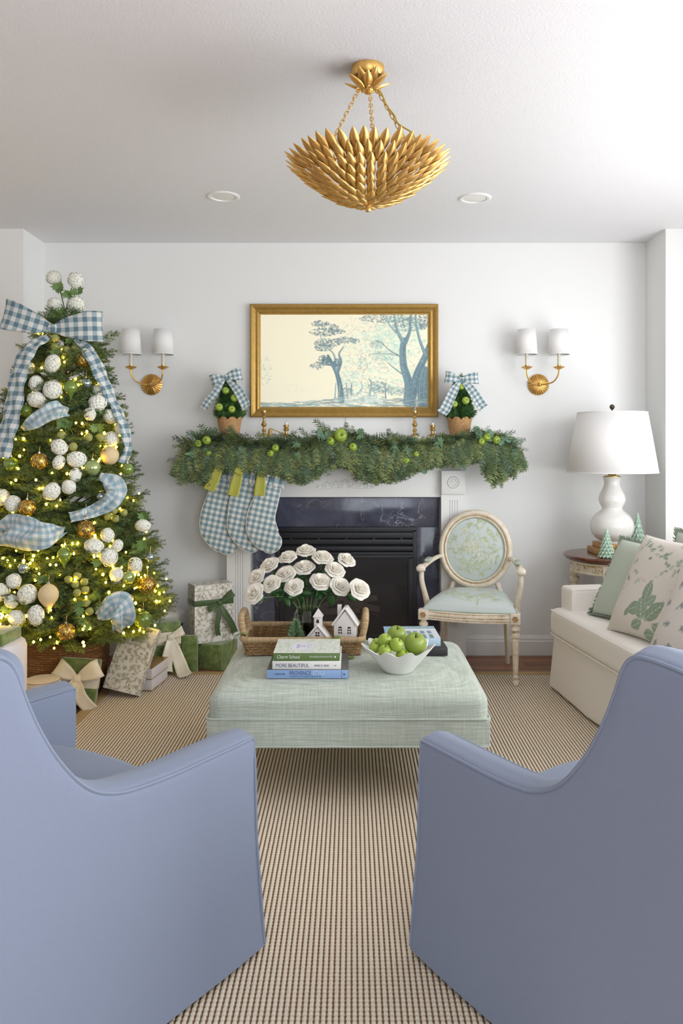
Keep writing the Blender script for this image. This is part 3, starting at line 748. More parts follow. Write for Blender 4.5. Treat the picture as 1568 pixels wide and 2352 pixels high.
# ------------------------------------------------------------------ chandelier
def chandelier():
    cx, cy = .058, 2.74
    t = thing('chandelier', 'gold leaf bowl chandelier of layered metal leaves hanging on three chains', 'chandelier', (cx, cy, CEIL))
    z0, zr, R = -.500, -.325, .275      # local: bottom, rim height, rim radius
    # one leaf shape: local +Z along the leaf, +Y its outer face, cupped, with a midrib fold
    L, W = .080, .034; V = []; Fc = []
    prof = [(f, max(.015, math.sin(PI*min(1, (f*.93+.07)))**.85*(1.0 if f < .5 else 1-.25*(f-.5)))) for f in (0, .12, .25, .38, .5, .62, .74, .85, .93, 1.0)]
    for (f, w) in prof:
        bow = .004*math.sin(f*PI)+.004*f*f
        for k in (-1, 0, 1): V.append((k*W/2*w, bow+(.0 if k == 0 else -.0045*w), f*L))
    for i in range(len(prof)-1):
        for k in range(2): Fc.append((i*3+k, i*3+k+1, i*3+k+4, i*3+k+3))
    leaf0 = None
    def zf(r): return z0+.012+(zr-z0-.012)*(r/R)**1.85
    def place(r, z, a, tilt, s, roll=0):
        nonlocal leaf0
        if leaf0 is None:
            leaf0 = MB().add(V, Fc).build('leaf', 'gold_leaf', t, thick=.0012, angle=25); q = leaf0
        else: q = share(leaf0, t)
        out = Vector((math.cos(a), math.sin(a), 0)); d = out*math.cos(tilt)+Vector((0, 0, 1))*math.sin(tilt)
        nrm = out*math.sin(tilt)-Vector((0, 0, 1))*math.cos(tilt)
        x = nrm.cross(d)
        M = Matrix(((x.x, nrm.x, d.x, 0), (x.y, nrm.y, d.y, 0), (x.z, nrm.z, d.z, 0), (0, 0, 0, 1)))
        q.rotation_euler = M.to_euler(); q.location = out*r+Vector((0, 0, z)); q.scale = (s, s, s); return q
    tiers = [(.226, 46, 1.08), (.198, 42, 1.0), (.168, 37, .98), (.139, 31, .96), (.108, 25, .94), (.077, 19, .92), (.046, 13, .85), (.016, 8, .7)]
    for j, (r, n, s) in enumerate(tiers):
        sl = math.atan2(zf(r+.03)-zf(r), .03)
        for i in range(n):
            a = 2*PI*(i+.5*(j % 2))/n + .02*math.sin(i*5+j)
            place(r, zf(r)-.004, a, sl*.82+.06+random.uniform(-.05, .05), s*random.uniform(.95, 1.05))
    # wire ribs of the bowl
    for k in range(16):
        a = 2*PI*k/16; MB().tube([(math.cos(a)*r, math.sin(a)*r, zf(r)+.010) for r in np.linspace(.01, .22, 8)], .0018, 5).build('rib', 'gold_leaf', t)
    for r in (.20, .12): MB().tube([(math.cos(a)*r, math.sin(a)*r, zf(r)+.012) for a in np.linspace(0, 2*PI, 49)[:-1]], .0025, 6, closed=True).build('ring', 'gold_leaf', t)
    MB().lathe([(.0, -.512), (.008, -.510), (.012, -.502), (.009, -.494), (.016, -.488), (.0, -.484)], 20).build('finial', 'gold_leaf', t)
    MB().tube([(0, 0, -.49), (0, 0, -.36)], .003, 6).build('stem', 'gold_leaf', t)
    # canopy
    MB().lathe([(.058, 0), (.058, -.022), (.050, -.034), (.03, -.040), (.0, -.044)], 36).build('canopy', 'gold_leaf', t)
    for i in range(14):
        a = 2*PI*i/14+.2; place(.016, -.082+.004*(i % 2), a, .80 if i % 2 else .52, .98)
    MB().lathe([(.0, -.096), (.012, -.092), (.02, -.080), (.012, -.07), (.0, -.068)], 20).build('canopy_hub', 'gold_leaf', t)
    # chains, each link an object
    def link_mesh():
        pts = [(math.cos(a)*.0055, 0, math.sin(a)*.0055+(.007 if math.sin(a) > 0 else -.007)) for a in np.linspace(0, 2*PI, 17)[:-1]]
        return MB().tube(pts, .0016, 5, closed=True)
    link0 = None
    for (ax, ay, bx, by) in ((-.034, -.02, -.155, -.14), (.005, -.038, .012, -.235), (.034, -.015, .175, -.10)):
        ch = bpy.data.objects.new('chain', None); C.objects.link(ch); ch.parent = t
        A = Vector((ax, ay, -.090)); B = Vector((bx, by, zf(min(.25, math.hypot(bx, by)))+.01)); n = int((B-A).length/.0205)
        for k in range(n):
            p = A.lerp(B, (k+.5)/n); d = (B-A).normalized(); M = frame_m(p, d, (1, 0, 0) if k % 2 else (0, 1, 0))
            if link0 is None: link0 = link_mesh().build('link', 'gold_leaf', ch); q = link0
            else: q = share(link0, ch)
            q.matrix_local = M
        MB().tube([A+Vector((.008*math.cos(a), 0, .008*math.sin(a))) for a in np.linspace(0, 2*PI, 15)[:-1]], .0018, 5, closed=True).build('hook', 'gold_leaf', ch)
    pts = [Vector((.02, -.02, -.085)), Vector((.045, -.025, -.10)), Vector((.065, -.035, -.15)), Vector((.09, -.05, -.19)), Vector((.105, -.06, -.225)), Vector((.15, -.08, -.265)), Vector((.165, -.09, -.31))]
    MB().tube(spline(pts, 40), .0026, 6).build('cord', 'yellow_cord', t)
chandelier()

# ------------------------------------------------------------------ rug
RUG_Z = .012
def rug():
    x0, x1, y0, y1 = -1.39, 1.95, .9, 4.665; b = .055; p = RUG_P
    t = thing('woven_rug', 'natural ribbed woven rug with tan binding lying under ottoman and armchairs', 'rug', (0, 0, 0))
    xs0 = math.floor((x0+b)/p)*p; n = int((x1-b-xs0)/p)
    def field(i0, i1, ya, yb, dy, name, amp):
        offs = np.array([0, .1, .28, .5, .72, .9]); xs = np.concatenate([(xs0+(i+offs)*p) for i in range(i0, i1)]+[[xs0+i1*p]])
        ys = np.arange(ya, yb+dy/2, dy); X, Y = np.meshgrid(xs, ys)
        fr = (X-xs0)/p; fi = np.floor(fr+1e-6); u = fr-fi
        h = .0052*np.sqrt(np.clip(np.sin(PI*np.clip(u, 0, 1)), 0, 1))
        if amp:
            ph = 2*PI*Y/RUG_Q+np.abs(u-.5)*5.5; h = h-amp*np.cos(ph)*np.clip(np.sin(PI*u), 0, 1)**.5
        V = np.stack([X, Y, RUG_Z-.007+h], -1).reshape(-1, 3); nx, ny = len(xs), len(ys)
        I = (np.arange(ny-1)[:, None]*nx+np.arange(nx-1)[None]).ravel(); Q = np.stack([I, I+1, I+nx+1, I+nx], 1)
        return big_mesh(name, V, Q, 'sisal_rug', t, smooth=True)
    ia, ib = int((-.64-xs0)/p), int((.68-xs0)/p)
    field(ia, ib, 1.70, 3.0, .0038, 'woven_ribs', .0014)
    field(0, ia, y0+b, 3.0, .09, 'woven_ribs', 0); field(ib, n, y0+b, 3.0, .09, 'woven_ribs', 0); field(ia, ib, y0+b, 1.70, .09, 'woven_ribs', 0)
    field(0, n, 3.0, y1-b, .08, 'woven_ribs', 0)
    for (ax, bx, ay, by) in ((x0, x0+b, y0, y1), (x1-b, x1, y0, y1), (x0+b, x1-b, y0, y0+b), (x0+b, x1-b, y1-b, y1)):
        MB().rbox(((ax+bx)/2, (ay+by)/2, RUG_Z/2), (bx-ax, by-ay, RUG_Z), .004, 2).build('binding', 'rug_binding', t)
    MB().box(((x0+x1)/2, (y0+y1)/2, .002), (x1-x0-.02, y1-y0-.02, .003)).build('backing', 'rug_binding', t)
rug()

# ------------------------------------------------------------------ ottoman
OT_Z = .455
def ottoman():
    cx, y0, y1, W = -.012, 2.90, 3.72, 1.06; cy = (y0+y1)/2; Dp = y1-y0
    t = thing('ottoman', 'large square pale sage linen ottoman on the woven rug', 'ottoman', (cx, cy, RUG_Z))
    z = -RUG_Z
    def dome(q):
        k = max(0, 1-(abs(q.x)/(W/2))**4)*max(0, 1-(abs(q.y)/(Dp/2))**4)
        if q.z > .02: q = Vector((q.x, q.y, q.z+(q.z-.02)/.081*(.0035*k-.014*(abs(q.x)/(W/2))**6-.014*(abs(q.y)/(Dp/2))**6)))
        return q
    MB().rbox((0, 0, z+(.250+.4515)/2), (W, Dp, .2015), .055, 6, sub=12, bulge=dome).build('cushion_top', 'slub_linen', t, angle=60)
    MB().rbox((0, 0, z+(.236+.338)/2), (W+.002, Dp+.002, .104), .004, 2, sub=6).build('upholstered_base', 'slub_linen', t, angle=60)
    for zz, gr in ((.339, .010), (.237, .012)):
        r = .02; hx, hy = W/2+.002, Dp/2+.002; pts = []
        for (sx, sy, a0) in ((1, 1, 0), (-1, 1, PI/2), (-1, -1, PI), (1, -1, 1.5*PI)):
            for k in range(5):
                a = a0+k/4*PI/2; pts.append((sx*(hx-r)+r*math.cos(a)+ (gr-.008)*sx*0, sy*(hy-r)+r*math.sin(a), z+zz))
        MB().tube(pts, .0042, 6, closed=True).build('piping', 'slub_linen', t)
    for sx in (-1, 1):
        for sy in (-1, 1): MB().lathe([(.018, 0), (.022, .006), (.020, .03), (.030, .19), (.034, .235)], 16, (sx*(W/2-.09), sy*(Dp/2-.09), z+RUG_Z)).build('leg', 'mahogany', t)
ottoman()

# ------------------------------------------------------------------ slipcovered armchairs
def armchair(P0, F, near, lb, dt=0.0):
    W, TH = .87, .105; F = Vector((F[0], F[1])).normalized(); R = Vector((F.y, -F.x))
    # P0 = floor point of the front corner of the side that shows; near=+1 chair's right side, -1 its left
    org = Vector(P0)-R*(near*W/2)
    rz = math.atan2(-F.x, F.y)
    t = thing('armchair', lb, 'armchair', (org.x, org.y, RUG_Z), rz)
    prof = [(0, .588), (.14, .588), (.287, .589), (.40, .597), (.46, .610), (.51, .634), (.555, .675), (.605, .742), (.645, .815), (.672, .880), (.690, .930), (.708, .956), (.735, .966), (.80, .962), (.845, .952), (.862, .925)]
    prof = [(a+dt*max(0, min(1, (a-.28)/.2)), b) for a, b in prof]
    pr = spline([Vector((a, b, 0)) for a, b in prof], 70)
    r = .026; zb = .012
    for s in (-1, 1):
        m = MB(); secs = []
        xo = W/2
        for q in pr:
            tt, top = q.x, q.y-RUG_Z; sec = []
            fo = lambda z: .022*max(0, 1-z/.5)**2
            for k in range(12):
                z = zb+(top-r-zb)*k/11; sec.append((xo+fo(z)+.002*math.sin(tt*14+z*3)*max(0, 1-z/.45), z))
            for k in range(1, 6):
                a = PI/2*k/5; sec.append((xo-r+r*math.cos(a), top-r+r*math.sin(a)))
            for k in range(1, 4): sec.append((xo-r-(TH-2*r)*k/4, top+.006*math.sin(PI*k/4)))
            for k in range(0, 6):
                a = PI/2+PI/2*k/5; sec.append((xo-TH+r+r*math.cos(a), top-r+r*math.sin(a)))
            sec += [(xo-TH, .35), (xo-TH, zb)]
            secs.append([(s*x, -tt-(.0 if z > .3 else 0)+(.018*max(0, 1-z/.5)**2 if tt < .02 else 0), z) for x, z in sec])
        n = len(secs[0]); V = [p for sc in secs for p in sc]
        Fc = [(i*n+k, i*n+k+1, (i+1)*n+k+1, (i+1)*n+k) for i in range(len(secs)-1) for k in range(n-1)]
        Fc += [tuple(range(n)), tuple(reversed(range((len(secs)-1)*n, len(secs)*n)))]
        m.add(V, Fc).build('side_panel', 'blue_slipcover', t, angle=50)
        # piping on both edges of the arm and down its front
        for xx in (xo-.004, xo-TH+.004):
            e = [(s*xx, -q.x, q.y-RUG_Z-.010) for q in pr]
            if xx > xo-.05: e = [(s*(xo+.020), .017, .02), (s*(xo+.004), .004, .30), (s*xo, .002, .5)]+e
            else: e = [(s*xx, .002, .40)]+e
            MB().tube(e, .0042, 6).build('piping', 'blue_slipcover', t)
    def bk(q):
        return Vector((q.x, q.y-(.5-q.z)*.0, q.z))
    MB().rbox((0, -.79, .47), (W-.02, .15, .93), .035, 4, sub=3).build('outside_back', 'blue_slipcover', t, angle=60)
    MB().rbox((0, -.66, .66), (W-2*TH+.02, .15, .52), .06, 4, sub=3, M=Matrix.Translation((0, 0, 0))).build('back_cushion', 'blue_slipcover', t, angle=60)
    MB().rbox((0, -.395, .362), (W-2*TH-.004, .58, .15), .045, 5, sub=4, bulge=lambda q: Vector((q.x, q.y+(.035*(1-(q.x/.32)**2) if q.y > .2 else 0), q.z+(.012*(1-(q.x/.32)**2) if q.z > 0 else 0)))).build('seat_cushion', 'blue_slipcover', t, angle=60)
    MB().rbox((0, -.29, .17), (W-2*TH+.004, .56, .30), .012, 2).build('front_skirt', 'blue_slipcover', t)
    return t
armchair((-.259, 2.070), (.563, .826), 1, 'pale blue slipcovered armchair turned toward the fireplace on the Christmas tree side')
armchair((.182, 2.055), (-.53, .848), -1, 'grey blue slipcovered armchair turned toward the fireplace on the sofa side', -.045)

# ------------------------------------------------------------------ sofa and its pillows
SOFA_T = None
def sofa():
    t = thing('sofa', 'cream slipcovered sofa with skirt standing beside the round lamp table', 'sofa', (1.128, 4.325, RUG_Z), math.atan2(-.991, .134))
    Lx, Dp = 2.0, .96
    def flare(q):
        k = max(0, .5-(q.z/.30)); sx = 1 if q.x > 0 else -1; sy = 1 if q.y > 0 else -1
        w = math.sin(q.x*9)*.006+math.sin(q.x*23+1)*.003
        return Vector((q.x+sx*.022*k if abs(q.x) > Lx/2-.03 else q.x, q.y-(.026*k+w*k) if q.y < -Dp/2+.03 else q.y+.012*k*sy, q.z))
    MB().rbox((Lx/2, Dp/2, .158), (Lx, Dp, .30), .014, 3, sub=26, bulge=flare).build('skirt', 'cream_slipcover', t, angle=60)
    for x in (.075, Lx-.075):
        a = MB().rbox((x, Dp/2+.015, .435), (.15, Dp-.05, .29), .022, 3, sub=3).build('arm', 'cream_slipcover', t, angle=60)
        for sg in (-1, 1):
            xx = x+sg*.069
            MB().tube([(xx, .0455, .31), (xx, .0455, .555), (xx, .049, .567), (xx, .056, .5735), (xx, .07, .5745), (xx, Dp-.05, .5745)], .0035, 6).build('piping', 'cream_slipcover', a)
    MB().rbox((Lx/2, Dp/2, .44), (Lx, Dp, .0), .0, 1) if False else None
    MB().rbox((Lx/2, .37, .382), (Lx+.01, .80, .155), .045, 5, sub=10, bulge=lambda q: Vector((q.x, q.y, q.z+(.014*(1-(q.x/1.0)**2)*(1-(q.y/.4)**2) if q.z > 0 else 0)))).build('seat_cushion', 'cream_slipcover', t, angle=60)
    for zz in (.318, .446):
        MB().tube([(.008, .5, zz), (-.002, .03, zz), (.03, -.028, zz), (.10, -.031, zz), (Lx-.1, -.031, zz), (Lx-.03, -.028, zz), (Lx+.002, .03, zz)], .0035, 6).build('cushion_piping', 'cream_slipcover', t)
    MB().rbox((Lx/2, Dp-.10, .52), (Lx, .20, .72), .05, 4, sub=3).build('back', 'cream_slipcover', t, angle=60)
    for x in (.15+.425, .15+1.275): MB().rbox((x, .70, .62), (.84, .18, .36), .06, 4, sub=3).build('back_cushion', 'cream_slipcover', t, angle=60)
sofa()
def pillow(name, lb, W, Hh, T, bc, nrm, lean, mat, canvas=None, n=60, fringe=False, group=None, roll=0.0):
    # bc: point where the middle of the bottom edge rests; nrm: horizontal facing; lean: backward tilt
    nv = Vector((nrm[0], nrm[1], 0)).normalized(); yaw = math.atan2(nv.x, -nv.y)      # local -Y faces nrm
    t = thing(name, lb, 'pillow', bc, group=group, rot=None)
    M = Matrix.Rotation(yaw, 4, 'Z') @ Matrix.Rotation(-lean, 4, 'X') @ Matrix.Rotation(roll, 4, 'Y')
    t.rotation_euler = M.to_euler()
    def pt(u, v, s):
        a, b = 2*u-1, 2*v-1
        px = W/2*a*(1-.07*(1-b*b)*0-.06*(1-abs(b)**2)*abs(a)**3); pz = Hh/2*b*(1-.06*(1-abs(a)**2)*abs(b)**3)
        th = T/2*(max(0, 1-a**4)**.55)*(max(0, 1-b**4)**.55)
        return (px, s*th-.0*0, pz+Hh/2)
    m = MB()
    cf = (lambda u, v: canvas.at(u, v)) if canvas else None
    m.grid(lambda u, v: pt(u, v, -1), n, n, colfn=cf); m.grid(lambda u, v: pt(1-u, v, 1), n, n, colfn=cf)
    m.build('cover', mat, t, angle=80, weld=True)
    e = []
    for k in range(160):
        f = k/40; sd = int(f); g = f-sd
        u, v = ((g, 0), (1, g), (1-g, 1), (0, 1-g))[sd]; e.append(Vector(pt(u, v, 1)))
    if fringe:
        fm = MB()
        for k in range(160):
            p = e[k]; o = (p-Vector((0, 0, Hh/2))).normalized()
            low = p.z < .035
            nx = e[(k+1) % 160]
            for j in range(3):
                q = p.lerp(nx, j/3); w = Vector((random.uniform(-.1, .1), random.uniform(-.5, .5), random.uniform(-.1, .1)))
                if low: o = Vector((o.x*.4, -1, -.22)).normalized(); w = Vector((random.uniform(-.4, .4), 0, .05))
                fm.tube([q-o*.006, q+(o+w*.5).normalized()*.012, q+(o+w).normalized()*.026], [.0032, .0034, .0016], 4)
        fm.build('fringe', 'fringe', t, kind='stuff')
    else: MB().tube(e, .0028, 5, closed=True).build('piping', mat if not canvas else 'pale_linen', t)
    return t
def pillows():
    R = random.Random(11)
    c = Canvas(150, 150, (226, 218, 208))
    g1, g2, g3 = (132, 152, 130), (156, 174, 152), (176, 190, 172)
    def big(x, y, L, W, a):
        c.leaf(x, y, L, W, a, R.choice((g1, g2)), .95); c.leaf(x, y, L, W*.82, a, (160, 176, 154), .6)
        c.line([(x, y), (x+math.cos(a)*L*.9, y+math.sin(a)*L*.9)], 1.4, (206, 220, 200), .9)
        for k in range(1, 6):
            f = k/6
            for s in (-1, 1): c.line([(x+math.cos(a)*L*f, y+math.sin(a)*L*f), (x+math.cos(a)*L*(f+.12)+math.cos(a+s*1.57)*W*.33*(1-f*.5), y+math.sin(a)*L*(f+.12)+math.sin(a+s*1.57)*W*.33*(1-f*.5))], .9, (96, 104, 84), .6)
    for (x, y, n) in ((70, 30, 14), (40, 18, 12), (100, 50, 10), (112, 26, 8), (30, 60, 8)):
        for _ in range(n): c.leaf(x+R.uniform(-16, 16), y+R.uniform(-12, 12), R.uniform(6, 13), R.uniform(3, 6), R.uniform(0, 6.28), R.choice((g1, g2, g3)), R.uniform(.5, .9))
    for _ in range(26): c.blob(R.uniform(10, 140), R.uniform(60, 90), R.uniform(2, 6), R.uniform(1, 4), R.choice(((212, 198, 180), (200, 190, 170), (232, 222, 212))), .6)
    for a in ((74, 104, 36, 17, -1.6), (78, 104, 22, 16, -.8), (72, 106, 28, 20, 2.7), (80, 126, 34, 24, -2.0), (84, 126, 42, 22, -.85), (60, 140, 24, 16, -.5), (84, 146, 26, 18, -.2), (100, 128, 30, 18, .2), (44, 128, 16, 8, -1.2)): big(*a)
    pillow('throw_pillow', 'white throw pillow printed with green leaves, resting on sofa seat', .50, .50, .13, (1.318, 3.525, .478), (-.95, -.30), .46, 'print_fabric', c, 140)
    c2 = Canvas(120, 120, (222, 214, 206))
    for k in range(5):
        for j in range(5):
            x, y = 14+j*24+(12 if k % 2 else 0), 12+k*24; a = R.uniform(0, 6)
            for q in range(5): c2.leaf(x, y, 5, 2.2, a+q*1.2, (118, 128, 138), .85)
            c2.leaf(x-4, y+3, 5, 2.5, a+2, (134, 146, 140), .8)
    pillow('throw_pillow', 'oatmeal throw pillow with small grey flower sprigs, propped on sofa seat', .46, .46, .10, (1.330, 3.088, .480), (-.95, -.30), .46, 'print_fabric', c2, 70)
    pillow('throw_pillow', 'sage green velvet pillow with fringe leaning by the sofa arm', .44, .44, .12, (1.350, 3.885, .478), (-.92, -.39), .48, 'sage_velvet', None, 40, True)
    pillow('throw_pillow', 'sage green fringed pillow standing against the sofa back behind the others', .46, .46, .11, (1.680, 3.714, .478), (-.94, -.34), .13, 'sage_velvet', None, 40, True)
pillows()
# ------------------------------------------------------------------ French oval-back armchair
def french_chair():
    t = thing('french_armchair', 'cream painted oval-back French armchair with pale aqua floral upholstery', 'chair', (.728, 4.672, 0), -.242)
    R = random.Random(5)
    def floral(w, h, seed, n, spread=.42):
        c = Canvas(w, h, (212, 222, 220)); R = random.Random(seed)
        for _ in range(n):
            a = R.uniform(0, 2*PI); r = R.random()**.6*spread; x, y = w*(.5+r*math.cos(a)*.95), h*(.47+r*math.sin(a))
            for k in range(3): c.leaf(x, y, R.uniform(.05, .11)*w, R.uniform(.012, .028)*w, a+R.uniform(-1.3, 1.3), R.choice(((182, 194, 146), (196, 206, 170), (206, 212, 186), (170, 184, 150))), R.uniform(.5, .85))
        for _ in range(int(n*.28)):
            a = R.uniform(0, 2*PI); r = R.random()**.8*spread*.75; x, y = w*(.5+r*math.cos(a)), h*(.47+r*math.sin(a)); q = w*R.uniform(.028, .045)
            c.blob(x, y, q, q*.8, (226, 226, 210), .9)
            for k in range(6): c.leaf(x, y, q, q*.5, k*1.05+a, R.choice(((232, 230, 214), (214, 216, 190), (198, 204, 170))), .8)
        for s in (-1, 1):
            for k in range(4):
                pts = [(w*(.5+s*(.04+.05*k+.012*j*math.cos(j*.9))), h*(.80-.03*k+.012*j*math.sin(j*.9))) for j in range(10)]; c.line(pts, w*.012, (190, 202, 164), .7)
        return c
    # legs
    for sx in (-1, 1):
        fl_ = lambda a, z: 1+.07*math.cos(a*8) if .07 < z < .27 else 1
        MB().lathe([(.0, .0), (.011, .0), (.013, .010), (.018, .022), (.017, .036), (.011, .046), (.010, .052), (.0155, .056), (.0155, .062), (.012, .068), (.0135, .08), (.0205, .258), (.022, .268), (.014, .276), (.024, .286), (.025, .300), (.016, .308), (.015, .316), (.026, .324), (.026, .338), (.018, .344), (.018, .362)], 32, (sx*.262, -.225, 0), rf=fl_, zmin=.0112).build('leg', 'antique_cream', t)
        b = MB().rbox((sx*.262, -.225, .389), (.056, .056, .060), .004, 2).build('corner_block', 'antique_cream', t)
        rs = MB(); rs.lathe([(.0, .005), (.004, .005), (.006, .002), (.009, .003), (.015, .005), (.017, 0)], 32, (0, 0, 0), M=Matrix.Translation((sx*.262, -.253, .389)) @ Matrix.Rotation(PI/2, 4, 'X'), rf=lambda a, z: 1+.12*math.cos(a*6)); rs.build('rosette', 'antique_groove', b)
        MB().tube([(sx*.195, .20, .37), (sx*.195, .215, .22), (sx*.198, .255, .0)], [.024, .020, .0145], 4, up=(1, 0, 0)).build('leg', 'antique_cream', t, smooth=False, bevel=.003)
    # seat rail: bowed front, sides, back
    def rail(pts, h=.055):
        m = MB(); prof = [(.020, -h/2), (-.012, -h/2), (-.012, -h/2+.010), (-.018, -h/2+.014), (-.018, -.006), (-.013, -.003), (-.018, .0), (-.018, .010), (-.011, .016), (-.014, .022), (-.012, h/2), (.020, h/2)]
        pts, fr = frames(pts, (0, 0, 1)); V = []; n = len(prof)
        for p, (tt, u, w) in zip(pts, fr): V += [p+w*(-a)+u*b for a, b in prof]
        m.add(V, [(i*n+k, i*n+(k+1) % n, (i+1)*n+(k+1) % n, (i+1)*n+k) for i in range(len(pts)-1) for k in range(n)]+[tuple(range(n)), tuple(range((len(pts)-1)*n, len(pts)*n))])
        return m
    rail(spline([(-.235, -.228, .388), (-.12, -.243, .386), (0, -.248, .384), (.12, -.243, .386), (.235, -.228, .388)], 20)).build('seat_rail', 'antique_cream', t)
    for s in (1, -1):
        p = [(s*.262, -.20, .388), (s*.255, -.05, .388), (s*.20, .20, .388)]
        rail(p if s > 0 else list(reversed(p))).build('seat_rail', 'antique_cream', t)
    rail([(.19, .205, .388), (-.19, .205, .388)]).build('seat_rail', 'antique_cream', t)
    # seat: domed
    c = floral(110, 110, 21, 90, .46)
    def seat(u, v):
        a, b = 2*u-1, 2*v-1; wx = .272-(.07*(b+1)/2); y = b*.232-.022*(1-a*a)*(1-b)/2
        rd = max(0, 1-abs(a)**5)**.5*max(0, 1-abs(b)**5)**.5
        return (a*wx, y, .414+.068*rd+.020*(1-a*a)*(1-b*b))
    MB().grid(seat, 56, 56, colfn=c.at).build('seat_cushion', 'print_fabric', t, angle=80)
    gp = [Vector(seat(u, v))+Vector((0, 0, .002)) for (u, v) in [(k/20, 0) for k in range(20)]+[(1, k/20) for k in range(20)]+[(1-k/20, 1) for k in range(20)]+[(0, 1-k/20) for k in range(20)]]
    MB().tube(gp, .005, 6, closed=True).build('gimp_braid', 'aged_cord', t)
    # oval back
    MM = Matrix.Translation((0, .195, .458)) @ Matrix.Rotation(-.10, 4, 'X')
    zc, ra, rb = .262, .205, .222
    def ell(k, n, da=0, y=0): a = 2*PI*k/n; return Vector(((ra+da)*math.cos(a), y, zc+(rb+da)*math.sin(a)))
    fr_ = bpy.data.objects.new('backrest', None); C.objects.link(fr_); fr_.parent = t
    m = MB(); sec = [(-.024, -.004), (-.024, -.016), (-.017, -.022), (-.010, -.017), (-.006, -.021), (.004, -.026), (.013, -.024), (.021, -.016), (.026, -.004), (.024, .014), (-.020, .014)]
    n, q = 72, len(sec); V = [ell(k, n, da, y) for k in range(n) for da, y in sec]
    m.add(V, [(k*q+i, k*q+(i+1) % q, ((k+1) % n)*q+(i+1) % q, ((k+1) % n)*q+i) for k in range(n) for i in range(q)], M=MM); m.build('oval_frame', 'antique_cream', fr_)
    MB().tube([ell(k, 72, -.0085, -.0175) for k in range(72)], .0028, 5, closed=True, M=MM).build('groove_line', 'antique_groove', fr_)
    c = floral(120, 120, 9, 120, .44)
    def disc(sgn):
        def fn(u, v):
            a, b = 2*u-1, 2*v-1; x = a*math.sqrt(1-b*b/2); z = b*math.sqrt(1-a*a/2); rr = min(1, math.hypot(x, z))
            return ((ra-.022)*x, sgn*(.006+.018*(1-rr**3)), zc+(rb-.022)*z)
        return fn
    cf = lambda u, v: c.at(.5+(2*u-1)*math.sqrt(1-(2*v-1)**2/2)*.5, .5+(2*v-1)*math.sqrt(1-(2*u-1)**2/2)*.5)
    m = MB(); m.grid(disc(-1), 64, 64, colfn=cf, M=MM); m.grid(disc(1), 20, 20, colfn=cf, M=MM); m.build('back_pad', 'print_fabric', fr_, angle=80)
    MB().tube([ell(k, 72, -.025, -.010) for k in range(72)], .004, 6, closed=True, M=MM).build('gimp_braid', 'aged_cord', fr_)
    for s in (-1, 1):
        MB().tube(spline([(s*.165, .205, .385), (s*.160, .212, .44), (s*.135, .222, .51)], 10), [.025, .020, .022], 10, flat=.8).build('back_support', 'antique_cream', fr_)
        # arms
        am = MB().tube(spline([(s*.195, .235, .66), (s*.225, .17, .672), (s*.262, .05, .658), (s*.288, -.08, .642), (s*.292, -.125, .648)], 24), [.015, .017, .017, .018, .021, .022], 10, flat=.75).build('arm', 'antique_cream', t)
        MB().lathe([(.0, -.026), (.012, -.026), (.020, -.016), (.022, 0), (.020, .016), (.012, .026), (.0, .026)], 20, M=Matrix.Translation((s*.292, -.132, .638)) @ Matrix.Rotation(PI/2, 4, 'Y')).build('scroll', 'antique_cream', am)
        MB().rbox((s*.268, .01, .674), (.036, .11, .020), .009, 3, M=Matrix.Translation((0, 0, 0))).build('arm_pad', 'aged_cord', am)
        MB().tube(spline([(s*.290, -.120, .632), (s*.288, -.118, .56), (s*.272, -.085, .47), (s*.262, -.05, .40), (s*.262, -.04, .375)], 20), [.014, .015, .016, .019, .022, .024], 12, up=(1, 0, 0)).build('arm_support', 'antique_cream', t)
french_chair()

# ------------------------------------------------------------------ side table, lamp, ceramic trees
TX, TY, TZ = 1.585, 4.715, .712
def side_table():
    t = thing('side_table', 'round lamp table with dark wood top and carved cream base', 'table', (TX, TY, 0))
    MB().lathe([(.0, TZ-.036), (.258, TZ-.036), (.272, TZ-.030), (.278, TZ-.022), (.286, TZ-.018), (.290, TZ-.009), (.284, TZ-.002), (.276, TZ), (.0, TZ)], 64).build('top', 'mahogany', t)
    MB().lathe([(.235, TZ-.105), (.243, TZ-.105), (.246, TZ-.098), (.243, TZ-.092), (.243, TZ-.050), (.250, TZ-.046), (.252, TZ-.036), (.235, TZ-.036)], 64, cap=False).build('apron', 'antique_cream', t)
    hole = None
    for k in range(40):
        a = 2*PI*k/40
        M = Matrix.Translation((.244*math.cos(a), .244*math.sin(a), TZ-.071)) @ Matrix.Rotation(a, 4, 'Z') @ Matrix.Rotation(PI/2, 4, 'Y')
        if hole is None:
            q = hole = MB().lathe([(.006, .0), (.0085, .004), (.011, .001), (.011, -.002)], 14, cap=False).build('carved_ring', 'antique_cream', t)
        else: q = share(hole, t)
        q.matrix_local = M
    for k in range(4):
        a = PI/4+.35+k*PI/2; x, y = .222*math.cos(a), .222*math.sin(a)
        MB().rbox((0, 0, 0), (.052, .05, .10), .004, 2, M=Matrix.Translation((x, y, TZ-.085)) @ Matrix.Rotation(a, 4, 'Z')).build('leg_block', 'antique_cream', t)
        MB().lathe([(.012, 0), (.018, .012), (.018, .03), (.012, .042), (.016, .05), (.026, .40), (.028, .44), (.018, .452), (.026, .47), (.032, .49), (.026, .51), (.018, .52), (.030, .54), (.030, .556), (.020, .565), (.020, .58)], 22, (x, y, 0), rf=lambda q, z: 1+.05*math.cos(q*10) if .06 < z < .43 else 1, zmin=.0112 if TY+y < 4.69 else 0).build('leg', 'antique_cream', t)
    MB().lathe([(.0, .17), (.15, .17), (.158, .176), (.158, .188), (.15, .192), (.0, .192)], 40).build('lower_shelf', 'antique_cream', t)
side_table()
